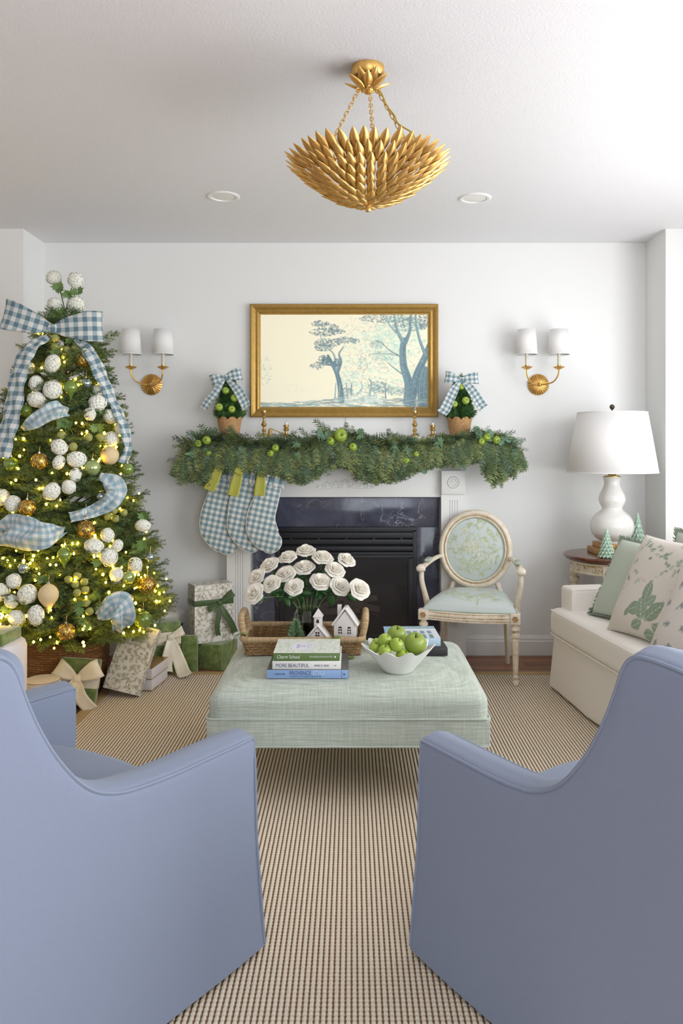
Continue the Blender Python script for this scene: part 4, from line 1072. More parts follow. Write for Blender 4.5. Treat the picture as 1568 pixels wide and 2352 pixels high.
def table_lamp():
    x, y = TX+.003, TY+.01; t = thing('table_lamp', 'white ceramic double-gourd table lamp with tapered white shade', 'lamp', (x, y, TZ))
    for (z, w, h) in ((.018, .235, .036), (.052, .185, .032)): MB().rbox((0, 0, z), (w, w, h), .003, 2).build('plinth', 'gilt_wood', t)
    b = 0.068
    prof = [(.0, b), (.070, b), (.074, b+.004), (.068, b+.010), (.090, b+.022), (.118, b+.052), (.129, b+.092), (.124, b+.130), (.104, b+.165), (.078, b+.188), (.064, b+.200), (.060, b+.210), (.066, b+.224), (.076, b+.244), (.080, b+.264), (.074, b+.292), (.060, b+.320), (.050, b+.345), (.047, b+.365), (.050, b+.385), (.056, b+.396), (.052, b+.400), (.0, b+.400)]
    P3 = spline([Vector((r, 0, z)) for r, z in prof], 80); MB().lathe([(max(0, q.x), q.z) for q in P3], 48).build('gourd_body', 'white_ceramic', t)
    MB().lathe([(.0, b+.398), (.052, b+.399), (.052, b+.404), (.040, b+.408), (.024, b+.410), (.022, b+.418), (.014, b+.422), (.013, b+.46), (.0, b+.46)], 32).build('brass_collar', 'antique_brass', t)
    s0 = b+.425
    sh = MB().lathe([(.268, s0), (.205, s0+.368)], 64, cap=False).build('shade', 'linen_shade', t, thick=.002)
    for r, z in ((.268, s0+.003), (.2055, s0+.366)): MB().tube([(r*math.cos(a), r*math.sin(a), z) for a in np.linspace(0, 2*PI, 65)[:-1]], .0026, 6, closed=True).build('shade_rim', 'linen_shade', sh)
    MB().tube([(0, 0, b+.45), (0, 0, s0+.385)], .003, 6).build('harp_rod', 'antique_brass', t)
    for k in range(3):
        a = 2*PI*k/3; MB().tube([(0, 0, s0+.36), (.2*math.cos(a), .2*math.sin(a), s0+.36)], .0018, 5).build('spider_arm', 'antique_brass', t)
    MB().lathe([(.0, s0+.372), (.005, s0+.374), (.004, s0+.384), (.010, s0+.388), (.0155, s0+.398), (.0155, s0+.404), (.010, s0+.414), (.0, s0+.418)], 20).build('finial', 'dark_bronze', t)
table_lamp()
def ceramic_tree(loc, h, r, lb):
    m = MB(); n = 40; tiers = 8
    for j in range(tiers):
        f0, f1 = j/tiers, (j+1)/tiers; r0 = r*(1-f0)**.92+.006; r1 = r*(1-f1)**.92*.72+.003; z0, z1 = h*(.04+.92*f0), h*(.04+.92*f1)+h*.02
        k = max(6, 14-j); ph = j*.9
        def skirt(u, v, k=k, ph=ph, r0=r0, r1=r1, z0=z0, z1=z1):
            a = 2*PI*u; cc = max(0, math.cos(a*k+ph)); e = v**2
            r = r1+(r0*.90-r1)*v+e*(r0*.22*cc); z = z1+(z0-z1)*v**1.3-e*h*.022*cc+.35*h*.03*e*(1-cc)+.002*math.sin(v*PI)*cc
            return (r*math.cos(a), r*math.sin(a), z)
        m.grid(skirt, k*8, 7); m.lathe([(r0*.5, z0+.006), (r0*.88, z0+.004)], 24, cap=False)
    m.lathe([(0, .0), (r*.6, .0), (r*.6, h*.06)], 24, cap=False)
    m.lathe([(.006, h*.93), (.003, h*.97), (.0, h)], 10)
    one(m, 'ceramic_tree', 'green_ceramic', lb, 'figurine', loc=loc, angle=25)
ceramic_tree(((1393-CX)*4.548/F_PX, 4.548, TZ), .172, .044, 'small green glazed ceramic Christmas tree in front of the lamp base')
ceramic_tree((TX+.192, TY+.100, TZ), .245, .054, 'taller green glazed ceramic Christmas tree behind the sage fringed pillow')

# ------------------------------------------------------------------ apples (one kind, many)
def apple_mesh(name, mat):
    t = bpy.data.objects.new(name, None); C.objects.link(t)
    pr = [(0, .16), (.10, .06), (.30, .0), (.45, .02), (.62, .12), (.82, .36), (.98, .72), (1.0, 1.0), (.94, 1.32), (.78, 1.60), (.55, 1.76), (.35, 1.80), (.18, 1.74), (.06, 1.62), (0, 1.56)]
    P3 = spline([Vector((r, 0, z-1)) for r, z in pr], 40)
    MB().lathe([(max(0, q.x), q.z) for q in P3], 28, rf=lambda a, z: 1+.025*math.cos(a*5)*abs(z)).build('skin', mat, t)
    MB().tube(spline([(0, 0, .58), (.02, .01, .75), (.07, .02, .92), (.12, .03, 1.0)], 8), [.05, .04, .05, .06], 6).build('stem', 'apple_stem', t)
    return t
APPLE = {}
def apple(c, r, up, lb, group, mat='apple_skin'):
    rot = frame_m((0, 0, 0), up).to_euler()
    if mat not in APPLE:
        a = APPLE[mat] = apple_mesh('green_apple', mat); a.location = c; a.rotation_euler = rot; a.scale = (r,)*3
    else: a = dup(APPLE[mat], c, rot, r)
    return tag(a, lb, 'apple', group)

# ------------------------------------------------------------------ tray and what stands in it
TRX, TRY, TRW, TRD = -.212, 3.495, .535, .31
def tray():
    t = thing('wicker_tray', 'rectangular seagrass tray with two looped rope handles on the sage ottoman', 'tray', (TRX, TRY, OT_Z))
    def loop(hx, hy, r, z, n=8):
        pts = []
        for (sx, sy, a0) in ((1, 1, 0), (-1, 1, PI/2), (-1, -1, PI), (1, -1, 1.5*PI)):
            for k in range(n): a = a0+k/(n-1)*PI/2; pts.append((sx*(hx-r)+r*math.cos(a), sy*(hy-r)+r*math.sin(a), z))
        return pts
    MB().rbox((0, 0, .008), (TRW-.03, TRD-.03, .012), .004, 2).build('base', 'seagrass', t)
    for k in range(5):
        f = k/4; MB().tube(loop(TRW/2-.022+.014*f, TRD/2-.022+.014*f, .03, .010+.0125*k), .0078, 8, closed=True).build('coil', 'seagrass', t)
    MB().tube(loop(TRW/2-.004, TRD/2-.004, .03, .072), .0125, 10, closed=True).build('rim', 'rope_wrap', t)
    for s in (-1, 1):
        MB().tube(spline([(s*(TRW/2-.01), -.085, .062), (s*(TRW/2+.004), -.082, .12), (s*(TRW/2+.008), -.05, .158), (s*(TRW/2+.008), .05, .158), (s*(TRW/2+.004), .082, .12), (s*(TRW/2-.01), .085, .062)], 40), .0145, 10).build('handle', 'rope_wrap', t)
    # velvet ribbons tied round the rim
    r = MB(); x = TRX+.2-.03
    r1 = thing('velvet_ribbon', 'moss green velvet ribbon draped over front rim of the tray', 'ribbon', (TRX+.148, TRY-TRD/2, OT_Z))
    MB().ribbon([(0, .030, .07), (0, .012, .088), (0, -.016, .084), (.002, -.019, .05), (.006, -.026, .012), (.03, -.034, .006), (.075, -.032, .008)], [(1, 0, 0), (1, 0, 0), (1, 0, 0), (1, 0, 0), (.9, .3, 0), (.4, .9, 0), (.1, 1, .2)], .028, 40).build('band', 'moss_velvet', r1, thick=.0012)
    r2 = thing('velvet_ribbon', 'moss green velvet ribbon trailing off the tray end by the tree side', 'ribbon', (TRX-TRW/2, TRY-TRD/2+.03, OT_Z))
    MB().ribbon([(.03, .02, .082), (.0, .01, .092), (-.03, .0, .075), (-.038, -.012, .04), (-.05, -.03, .010)], [(0, 1, 0), (0, 1, 0), (.1, 1, .1), (.3, .9, .2), (.5, .8, .2)], .030, 30, notch=.012).build('band', 'moss_velvet', r2, thick=.0012)
tray()
def houses():
    TF = OT_Z+.0145
    def win(m_, x, z, w, h, y, kind):        # dark openings set into the wall
        if kind == 'arch': pts = [(x+w/2*math.cos(a), z+w/2*math.sin(a)) for a in np.linspace(0, PI, 9)]
        else: pts = [(x-w/2, z), (x+w/2, z), (x+w/2, z+h), (x-w/2, z+h)]
        n = len(pts); m_.add([(p, y, q) for p, q in pts]+[(p, y+.004, q) for p, q in pts], [tuple(range(n)), tuple(reversed(range(n, 2*n)))]+[(i, (i+1) % n, n+(i+1) % n, n+i) for i in range(n)])
    # tall house
    p = P(794, 1437, 3.42); t = thing('ceramic_house', 'white ceramic house with gabled roof and arched windows standing in tray', 'figurine', (p.x, 3.428, TF), -.14)
    w, d, e, a = .098, .06, .108, .176
    m = MB(); m.poly([(-w/2, 0), (w/2, 0), (w/2, e), (0, a-.006), (-w/2, e)], -d/2, d/2, M=Matrix.Rotation(PI/2, 4, 'X')); m.build('wall', 'matte_porcelain', t, bevel=.002)
    for s in (-1, 1):
        MB().rbox((0, 0, 0), (.098, d+.012, .010), .004, 2, M=Matrix.Translation((s*.029, 0, (a+e)/2+.003)) @ Matrix.Rotation(s*math.atan2(a-e, w/2), 4, 'Y')).build('roof', 'matte_porcelain', t)
    MB().box((-.03, .012, a-.010), (.018, .018, .05)).build('chimney', 'matte_porcelain', t, bevel=.002)
    for (x, z) in ((-.021, .088), (.019, .088), (-.017, .034)):
        k = MB(); win(k, x, z+.006, .0165, 0, -d/2-.0005, 'arch')
        for dx in (-.0048, .0048):
            for dz in ((-.006, -.018) if z > .05 else (-.006, -.016)): win(k, x+dx, z+dz, .0062, .0085, -d/2-.0005, 'r')
        k.build('window', 'window_dark', t, smooth=False)
    MB().tube([(.022+.011*math.cos(q), -d/2, .034+.011*math.sin(q)) for q in np.linspace(0, PI, 10)]+[(.011, -d/2, 0)], .0018, 5).build('door_arch', 'matte_porcelain', t)
    # church
    p = P(731, 1453, 3.41); t = thing('ceramic_church', 'small white ceramic church with steeple standing in tray beside the pine sprig', 'figurine', (p.x, 3.420, TF), -.12)
    w, d, e, a = .098, .06, .046, .104
    m = MB(); m.poly([(-w/2, 0), (w/2, 0), (w/2, e), (0, a-.006), (-w/2, e)], -d/2, d/2, M=Matrix.Rotation(PI/2, 4, 'X')); m.build('wall', 'matte_porcelain', t, bevel=.002)
    for s in (-1, 1): MB().rbox((0, 0, 0), (.092, d+.012, .009), .004, 2, M=Matrix.Translation((s*.0275, 0, (a+e)/2+.002)) @ Matrix.Rotation(s*math.atan2(a-e, w/2), 4, 'Y')).build('roof', 'matte_porcelain', t)
    st = MB().rbox((.0, -.006, .115), (.034, .034, .06), .002, 2).build('steeple', 'matte_porcelain', t)
    MB().lathe([(.029, .143), (.029, .146), (.0, .180)], 4, M=Matrix.Translation((0, -.006, 0)) @ Matrix.Rotation(PI/4, 4, 'Z')).build('steeple_roof', 'matte_porcelain', st, smooth=False)
    k = MB(); win(k, 0, .128, .012, 0, -.0235, 'arch'); win(k, 0, .118, .012, .010, -.0235, 'r'); k.build('steeple_window', 'window_dark', st, smooth=False)
    k = MB()
    for q in range(4): win(k, .0052*(-1 if q % 2 else 1), .071+(.0055 if q < 2 else -.0055)-.004, .0075, .008, -d/2-.0005, 'r')
    k.build('round_window', 'window_dark', t, smooth=False)
    for x in (-.032, .032):
        k = MB(); win(k, x, .026, .0165, 0, -d/2-.0005, 'arch'); win(k, x, .010, .015, .013, -d/2-.0005, 'r'); k.build('window', 'window_dark', t, smooth=False)
    MB().tube([(.011*math.cos(q), -d/2, .026+.011*math.sin(q)) for q in np.linspace(0, PI, 10)], .0018, 5).build('door_arch', 'matte_porcelain', t)
    # miniature pine and a cork ball
    p = P(679, 1450, 3.43); t = thing('bottle_brush_tree', 'tiny green artificial pine sprig standing in tray beside the church', 'plant', (p.x, 3.432, TF))
    V = []; T = []; cols = []
    for k in range(1600):
        h = random.random()**1.1; a = random.uniform(0, 2*PI); r = .048*(1-h)**.8*random.uniform(.3, 1); z = .012+.105*h+random.uniform(-.01, .01)
        d = Vector((math.cos(a), math.sin(a), random.uniform(.2, 1.2))).normalized(); b = Vector((r*math.cos(a), r*math.sin(a), z)); s = d.orthogonal().normalized()*.0022; L = random.uniform(.009, .018)
        i = len(V); V += [b-s, b+s, b+d*L]; T.append((i, i+1, i+2)); g = random.uniform(.7, 1.3); cols += [tuple(q*g for q in srgb(132, 164, 122)[:3])]*3
    big_mesh('foliage', np.array([tuple(v) for v in V]), np.array(T), 'leaf_green', t, np.array(cols))
    MB().tube([(0, 0, 0), (0, 0, .10)], [.004, .0015], 6).build('stem', 'bark', t)
    p = P(643, 1468, 3.40); one(MB().lathe([(0, -.016), (.010, -.013), (.016, -.004), (.016, .004), (.010, .013), (0, .016)], 16), 'cork_ball', 'bark', 'small brown ball lying in the tray beside the pine sprig', 'ball', loc=(p.x, 3.40, TF+.016))
houses()

# ------------------------------------------------------------------ vase of roses
VX, VY = -.200, 3.545
def leaf_grid(L, W, fold=.15, droop=.2):
    def fn(u, v):
        w = W/2*math.sin(PI*min(1, v*.97+.02))**.8*(1-.25*v); a = 2*u-1
        return (a*w, -abs(a)*w*fold-droop*L*v*v, v*L)
    return MB().grid(fn, 2, 6)
def roses():
    TF = OT_Z+.0145
    v = thing('glass_vase', 'clear faceted glass vase holding rose stems in the tray', 'vase', (VX, VY, TF))
    out = [(.0, 0), (.040, 0), (.044, .004), (.058, .06), (.066, .10), (.062, .13), (.050, .15), (.052, .158)]; inn = [(.049, .158), (.047, .15), (.058, .13), (.062, .10), (.054, .06), (.040, .012), (.0, .012)]
    MB().lathe(out+inn, 10).build('glass_body', 'clear_glass', v, smooth=False)
    MB().lathe([(.0, .0125), (.0395, .0125), (.0535, .06), (.0585, .085), (.0, .085)], 20).build('water', 'water', v)
    # one rose bloom, unit radius about .045
    def bloom(seed):
        R = random.Random(seed); m = MB()
        for (np_, r0, zt0, al) in ((3, .0065, .021, 1.35), (4, .0135, .021, 1.05), (5, .022, .016, .85), (5, .031, .008, .82), (6, .040, -.002, .70)):
          for i in range(np_):
            f = r0/.040; ph = i*2*PI/np_+r0*160+R.uniform(-.15, .15); r = r0*(1+.09*(i % 2)); zt = zt0+R.uniform(-.002, .002); z0 = -.024; op = f**1.3
            def fn(u, w, r=r, ph=ph, zt=zt, z0=z0, al=al, op=op, f=f):
                a = 2*u-1; e = 1-.22*abs(a)**2.4
                rr = r*(.35+.65*math.sin(w*PI/2)**.8)*(1-.06*abs(a)**2)+(.003+op*.009)*w**4+.0018*math.sin(a*5+f*30)*w*f; zz = z0+(zt-z0)*w*e-(.002+op*.009)*w**6
                return (rr*math.cos(ph+a*al), rr*math.sin(ph+a*al), zz)
            m.grid(fn, 10, 7)
        m.lathe([(0, -.034), (.012, -.032), (.022, -.022), (.020, -.012), (0, -.006)], 12)
        return m.build('bloom', 'rose_petal', None, angle=180)
    blooms = [bloom(1), bloom(2), bloom(3)]
    leaf0 = leaf_grid(.062, .040).build('leaf', 'rose_leaf', None, thick=.0006)
    used = [False]*3; leaf_used = [False]
    spots = [(450, 105, -.02), (565, 145, 0), (315, 145, .0), (175, 210, .03), (397, 225, -.05), (730, 180, .02), (665, 235, -.05), (285, 275, -.02), (185, 325, -.03), (570, 310, -.09), (95, 385, .02), (355, 355, -.10), (715, 350, -.07), (820, 370, .0), (100, 290, .05)]
    base = Vector((VX, VY, TF+.10))
    grp = 'white roses in the glass vase'
    cen = []
    for (cx, cy, dy) in spots: cen.append(P(560+cx/3.136, 1230+cy/3.136, VY+.055-.17*(cy-105)/280))
    scl = [.90+.06*math.sin(i*2.1) for i in range(len(spots))]
    cen = relax(cen, [.052*q for q in scl], .07, 1.0, 200, axis=(0, -1, 0))
    def clear(q, me_):      # keep leaves out of the blooms and off the glass
        return all((q-o).length > (.055 if j != me_ else .032) for j, o in enumerate(cen)) and not (q.z < TF+.165 and math.hypot(q.x-VX, q.y-VY) < .072)
    for i, (cx, cy, dy) in enumerate(spots):
        c = cen[i]; ax = (c-(base+Vector((0, .0, .03)))).normalized()
        cu = (c-base).normalized(); face = (cu*.75+Vector((0, -.62, .25))).normalized()
        t = thing('white_rose', 'open creamy white rose with green leaves in the vase', 'rose', c, group=grp)
        b = blooms[i % 3]
        if not used[i % 3]: used[i % 3] = True; b.parent = t; q = b
        else: q = share(b, t)
        q.rotation_euler = (frame_m((0, 0, 0), face) @ Matrix.Rotation(i*1.7, 4, 'Z')).to_euler(); s = scl[i]; q.scale = (s, s, s)
        low = Vector((VX+random.uniform(-.025, .025), VY+random.uniform(-.02, .02), TF+.03))
        st = spline([c-face*.022, c-face*.060+Vector((0, .012, -.006)), c.lerp(Vector((VX, VY, TF+.160)), .60)+Vector((0, .012, .016)), Vector((VX+(c.x-VX)*.18, VY+(c.y-VY)*.18, TF+.150)), low], 16)
        MB().tube([p-c for p in st], .0028, 6).build('stem', 'stem_green', t)
        for k in range(6):
            for _try in range(60):
                p = st[3+(k+_try) % 7]-c; an = random.uniform(0, 2*PI); sz = random.uniform(.7, 1.15)
                d = Vector((math.cos(an)*.8+cu.x*.5, math.sin(an)*.5-.35, random.uniform(-.85, .25))).normalized()
                if all(clear(c+p+d*.062*sz*f, i) for f in (.25, .5, .75, 1)): break
            else: continue
            if not leaf_used[0]: leaf_used[0] = True; leaf0.parent = t; L = leaf0
            else: L = share(leaf0, t)
            L.matrix_local = frame_m(p, d, (random.uniform(-1, 1), random.uniform(-1, 1), .2)) @ Matrix.Scale(sz, 4)
roses()

# ------------------------------------------------------------------ books
def book(w, d, h, loc, rz, lb, spine, cover, canvas=None, group=None, board=.0026):
    t = thing('book', lb, 'book', loc, rz, group)
    MB().box((.0, .002, h/2), (w-.008, d-.010, h-2*board)).build('page_block', 'paper_edge', t)
    for z in (board/2, h-board/2): MB().rbox((0, 0, z), (w, d, board), board*.45, 1).build('cover_board', cover if (canvas is None or z < h/2) else spine, t)
    MB().rbox((0, -d/2+.0012, h/2), (w, .0030, h), .0012, 1).build('spine', spine, t)
    if canvas: MB().grid(lambda u, v: ((u-.5)*w, (v-.5)*d, h+.0004), 90, 60, colfn=canvas.at).build('cover_print', 'print_paper', t, smooth=False)
    return t
def text(body, size, loc, mat, parent, align='LEFT', sx=1.0, shear=0.0, rot=(PI/2, 0, 0), sp=1.0):
    cu = bpy.data.curves.new('lettering', 'FONT'); cu.body = body; cu.size = size; cu.align_x = align; cu.align_y = 'CENTER'; cu.extrude = .0002; cu.shear = shear; cu.space_character = sp
    cu.resolution_u = 3; o = bpy.data.objects.new('lettering', cu); C.objects.link(o); o.parent = parent; o.location = loc; o.rotation_euler = rot; o.scale = (sx, 1, 1); cu.materials.append(MAT[mat])
    me = bpy.data.meshes.new_from_object(o); bpy.data.objects.remove(o); o = bpy.data.objects.new('lettering', me); C.objects.link(o); o.parent = parent; o.location = loc; o.rotation_euler = rot; o.scale = (sx, 1, 1); return o
def books():
    # front stack
    yb = 3.025; s = S(yb); cx = (706-CX)/s
    h1, h2, h3 = .033, .032, .030
    dd = .25
    b = book(.318, dd, h1, (cx, yb+dd/2, OT_Z), 0, 'pale blue hardback book, lowest of the stack on the sage ottoman', 'cover_blue', 'cover_grey')
    text('PROVENCE', .0235, (-.071, -dd/2-.0008, h1/2+.004), 'ink_navy', b, sx=.72); text('STYLE', .0235, (.020, -dd/2-.0008, h1/2+.004), 'ink_pale', b, sx=.74); text('VENDOME', .0105, (-.128, -dd/2-.0008, h1/2), 'ink_slate', b, sx=.8)
    text('DECORATING WITH FRENCH COUNTRY FLAIR', .0062, (-.068, -dd/2-.0008, .0075), 'ink_slate', b, sx=.92)
    MB().box((.134, -dd/2-.0003, h1/2), (.0012, .0012, h1-.002)).build('spine_rule', 'ink_navy', b); MB().poly([(0, -.005), (.004, 0), (0, .005), (-.004, 0)], 0, .0006, M=Matrix.Translation((.143, -dd/2-.0004, h1/2)) @ Matrix.Rotation(PI/2, 4, 'X')).build('spine_emblem', 'ink_navy', b)
    w2 = .268; b = book(w2, .235, h2, ((704-CX)/s, yb+.006+.235/2, OT_Z+h1+.0006), -.006, 'white hardback book with navy lettering, in the middle of its stack', 'cover_white', 'cover_white')
    text('MORE BEAUTIFUL', .0205, (-.121, -.235/2-.0008, h2/2-.001), 'ink_navy', b, sx=.80); text('MARK D. SIKES', .0105, (.030, -.235/2-.0008, h2/2-.001), 'ink_slate', b, sx=.84)
    MB().poly([(-.006, 0), (0, -.003), (.007, .003), (.001, .001)], 0, .0004, M=Matrix.Translation((.112, -.235/2-.0004, h2/2)) @ Matrix.Rotation(PI/2, 4, 'X')).build('spine_emblem', 'gold_edge', b)
    R = random.Random(2); c = Canvas(180, 120, (236, 238, 230))
    for _ in range(900): c.leaf(R.uniform(0, 180), R.uniform(0, 120), R.uniform(4, 9), R.uniform(1.2, 2.8), R.uniform(-.9, .5), R.choice(((150, 182, 120), (174, 200, 148), (196, 214, 176), (168, 196, 190))), .7)
    c.rect(48, 34, 100, 92, (236, 234, 242)); c.rect(60, 48, 66, 78, (176, 176, 208), .8); c.rect(70, 56, 84, 70, (200, 200, 226), .8); c.rect(90, 44, 92, 82, (190, 190, 214), .8); c.rect(96, 40, 97, 86, (190, 190, 214), .8); c.rect(127, 34, 128, 88, (170, 180, 190), .7)
    b = book(.260, .225, h3, ((703-CX)/s, yb+.010+.225/2, OT_Z+h1+h2+.0012), .004, 'leaf patterned book with green spine, topmost of its stack beside the bowl', 'cover_green', 'cover_green', c)
    text('Charm', .0195, (-.117, -.225/2-.0008, h3/2), 'ink_white', b, shear=.25, sx=.80); text('School', .0195, (-.068, -.225/2-.0008, h3/2), 'ink_white', b, sx=.80); text('Emma Bazilian & Stephanie Diaz', .0085, (.012, -.225/2-.0008, h3/2+.001), 'ink_white', b, sx=.82)
    MB().lathe([(0, .0), (.004, .0), (.0, .0006)], 5, M=Matrix.Translation((.112, -.225/2-.0004, h3/2)) @ Matrix.Rotation(PI/2, 4, 'X')).build('spine_emblem', 'ink_white', b)
    # stack behind the bowl
    a = P(955, 1490, 3.40)
    cx2 = .280; b = book(.26, .26, .034, (cx2, 3.48, OT_Z), .05, 'black-edged hardback book lying under the house-cover book behind the bowl', 'cover_black', 'cover_black')
    c = Canvas(180, 140, (176, 204, 226)); 
    for _ in range(700): c.leaf(R.uniform(0, 180), R.uniform(0, 60) if R.random() < .6 else R.uniform(60, 140), R.uniform(4, 12), R.uniform(2, 4), R.uniform(-2, .5), R.choice(((110, 150, 96), (150, 184, 120), (88, 130, 92), (176, 200, 190))), .6)
    c.rect(40, 40, 180, 140, (230, 230, 238), .9)
    for x in (52, 74, 96, 120, 144): 
        c.rect(x, 58, x+14, 88, (130, 160, 170)); c.rect(x, 100, x+14, 140, (120, 150, 150))
    c.rect(36, 34, 180, 42, (246, 246, 248)); c.rect(0, 0, 30, 140, (158, 196, 228), .8)
    b = book(.235, .225, .036, (cx2-.012, 3.492, OT_Z+.0346), .03, 'pale blue garden book with a white house on its cover, behind the bowl', 'cover_sky', 'cover_sky', c)
books()

# ------------------------------------------------------------------ scalloped bowl of apples
def bowl():
    yb = 3.13; p = P(914, 1510, yb); bx = p.x
    t = thing('scalloped_bowl', 'white ceramic bowl with wavy scalloped rim holding green apples', 'bowl', (bx, yb, OT_Z))
    N = 10
    def rim(a, f): return (1+.085*f**1.6*math.cos(a*N+.6)), (.011*f**2*math.cos(a*N+.6))
    m = MB(); n = 144; prof = [(.0, .0), (.055, .0), (.060, .004), (.066, .012), (.090, .040), (.116, .070), (.138, .098)]
    inn = [(.134, .099), (.110, .072), (.084, .043), (.058, .018), (.0, .012)]
    V = []; Fc = []
    for (r, z) in prof+inn:
        f = min(1, z/.098)
        for i in range(n):
            a = 2*PI*i/n; k, dz = rim(a, f); V.append((r*k*math.cos(a), r*k*math.sin(a), z+dz))
    for j in range(len(prof)+len(inn)-1):
        for i in range(n): q = (i+1) % n; Fc.append((j*n+i, j*n+q, (j+1)*n+q, (j+1)*n+i))
    m.add(V, Fc).build('bowl_body', 'bowl_ceramic', t, angle=70)
    g = 'green apples in the scalloped bowl'; k = 3.136
    big = 'large matte green apple heaped in the scalloped white bowl'; sm = 'small bright green apple heaped in the scalloped white bowl'
    AP = ((1232, 775, 80, 3.10, 1), (1100, 715, 70, 3.19, 1), (1010, 757, 50, 3.10, 0), (1098, 790, 50, 3.06, 0), (932, 815, 42, 3.10, 0), (1012, 842, 48, 3.05, 0), (1145, 862, 52, 3.07, 0), (955, 772, 34, 3.17, 0), (1195, 850, 46, 3.15, 0))
    AC = relax([P(560+a[0]/k, 1230+a[1]/k, a[3]) for a in AP], [a[2]/k/S(a[3]) for a in AP], .03, .985)
    AR = [a[2]/k/S(a[3]) for a in AP]
    for _ in range(40):                     # rest inside the bowl wall
        for i, c in enumerate(AC):
            v = Vector((c.x-bx, c.y-yb, 0)); z = c.z-OT_Z; gap = (.037+.90*z-v.length)/1.345-AR[i]*.98
            if gap < 0: c += (v.normalized()*-1+Vector((0, 0, .90))).normalized()*min(.004, -gap)
            if z < AR[i]*.93+.013: c.z += .002
        AC = relax(AC, AR, .006, .98, 6)
    for (cx, cy, r, d, b), c in zip(AP, AC):
        rr = r/k/S(d)
        lb = sm if not b else ('large matte green apple resting highest on the bowl edge toward the sofa' if cx > 1200 else 'large matte green apple behind the small bright apples in the bowl')
        apple(c, rr, (random.uniform(-.2, .6), random.uniform(-.7, -.2), 1), lb, None if b else g, 'apple_dusky' if b else 'apple_skin')
bowl()
# ------------------------------------------------------------------ bows
def bow_parts(t, c, loops, tails, mat, knot=.012, back=(0, 1, 0), thick=.0008):
    # c: knot; loops: list of (tip offset, width); tails: list of (list of offsets, width list); in the parent's space
    c = Vector(c); bk = Vector(back)
    for tip, w in loops:
        tip = Vector(tip); sd = tip.cross(bk).normalized(); f = -bk
        pts = [c+f*.004, c+tip*.30+f*w*.16, c+tip*.75+f*w*.20, c+tip*1.0+f*w*.02, c+tip*.97-f*w*.16, c+tip*.6-f*w*.20, c+tip*.25-f*w*.10, c]
        MB().ribbon(pts, sd, [w*.22, w*.62, w*.98, w*1.0, w*1.0, w*.8, w*.5, w*.2], 44, 6, curl=.05, wave=w*.012).build('loop', mat, t, thick=thick)
    for offs, w in tails:
        pts = [c]+[c+Vector(o) for o in offs]; T = (pts[-1]-pts[0]).normalized(); sd = T.cross(bk).normalized()
        MB().ribbon(pts, sd, w, 36, 6, curl=.06, notch=(w[-1] if hasattr(w, '__len__') else w)*.32, wave=.0015).build('tail', mat, t, thick=thick)
    MB().rbox(c-bk*.003, (knot*1.7, knot*1.3, knot*1.6), knot*.5, 3).build('knot', mat, t)

# ------------------------------------------------------------------ mantel garland
GX = lambda px, d=4.85: (px-CX)*d/F_PX
def cedar_frond():
    V = []; T = []
    def dia(b, d, L, w):
        d = Vector(d).normalized(); s = Vector((d.z, 0, -d.x))*w; i = len(V); m = b+d*L*.45
        V.extend([b, m+s+Vector((0, .004, 0)), b+d*L, m-s+Vector((0, -.004, 0))]); T.append((i, i+1, i+2)); T.append((i, i+2, i+3))
    for k in range(9):
        z = .08+k*.1; L0 = .34*(1-z*.55)
        for s in (-1, 1):
            b = Vector((0, .05*math.sin(k*2.1), z)); d = Vector((s*.75, .12*math.sin(k*3+s), .75))
            for j in range(3): dia(b+d*L0*j*.3, d+Vector((s*.2*(j-1), 0, 0)), L0*.5, .019)
            dia(b+d*L0*.35, d+Vector((-s*.8, 0, .5)), L0*.38, .015); dia(b+d*L0*.3, d+Vector((s*.9, 0, -.2)), L0*.35, .015)
        dia(Vector((0, .05*math.sin(k*2.1), z-.05)), (0, 0, 1), .16, .018)
    dia(Vector((0, 0, .93)), (0, 0, 1), .12, .03)
    return np.array([tuple(v) for v in V]), np.array(T)
FROND = cedar_frond()
def pal(cols, lo=.8, hi=1.2):
    c = srgb(*random.choice(cols))[:3]; g = random.uniform(lo, hi); return tuple(q*g for q in c)
SHELF_Z = 1.428
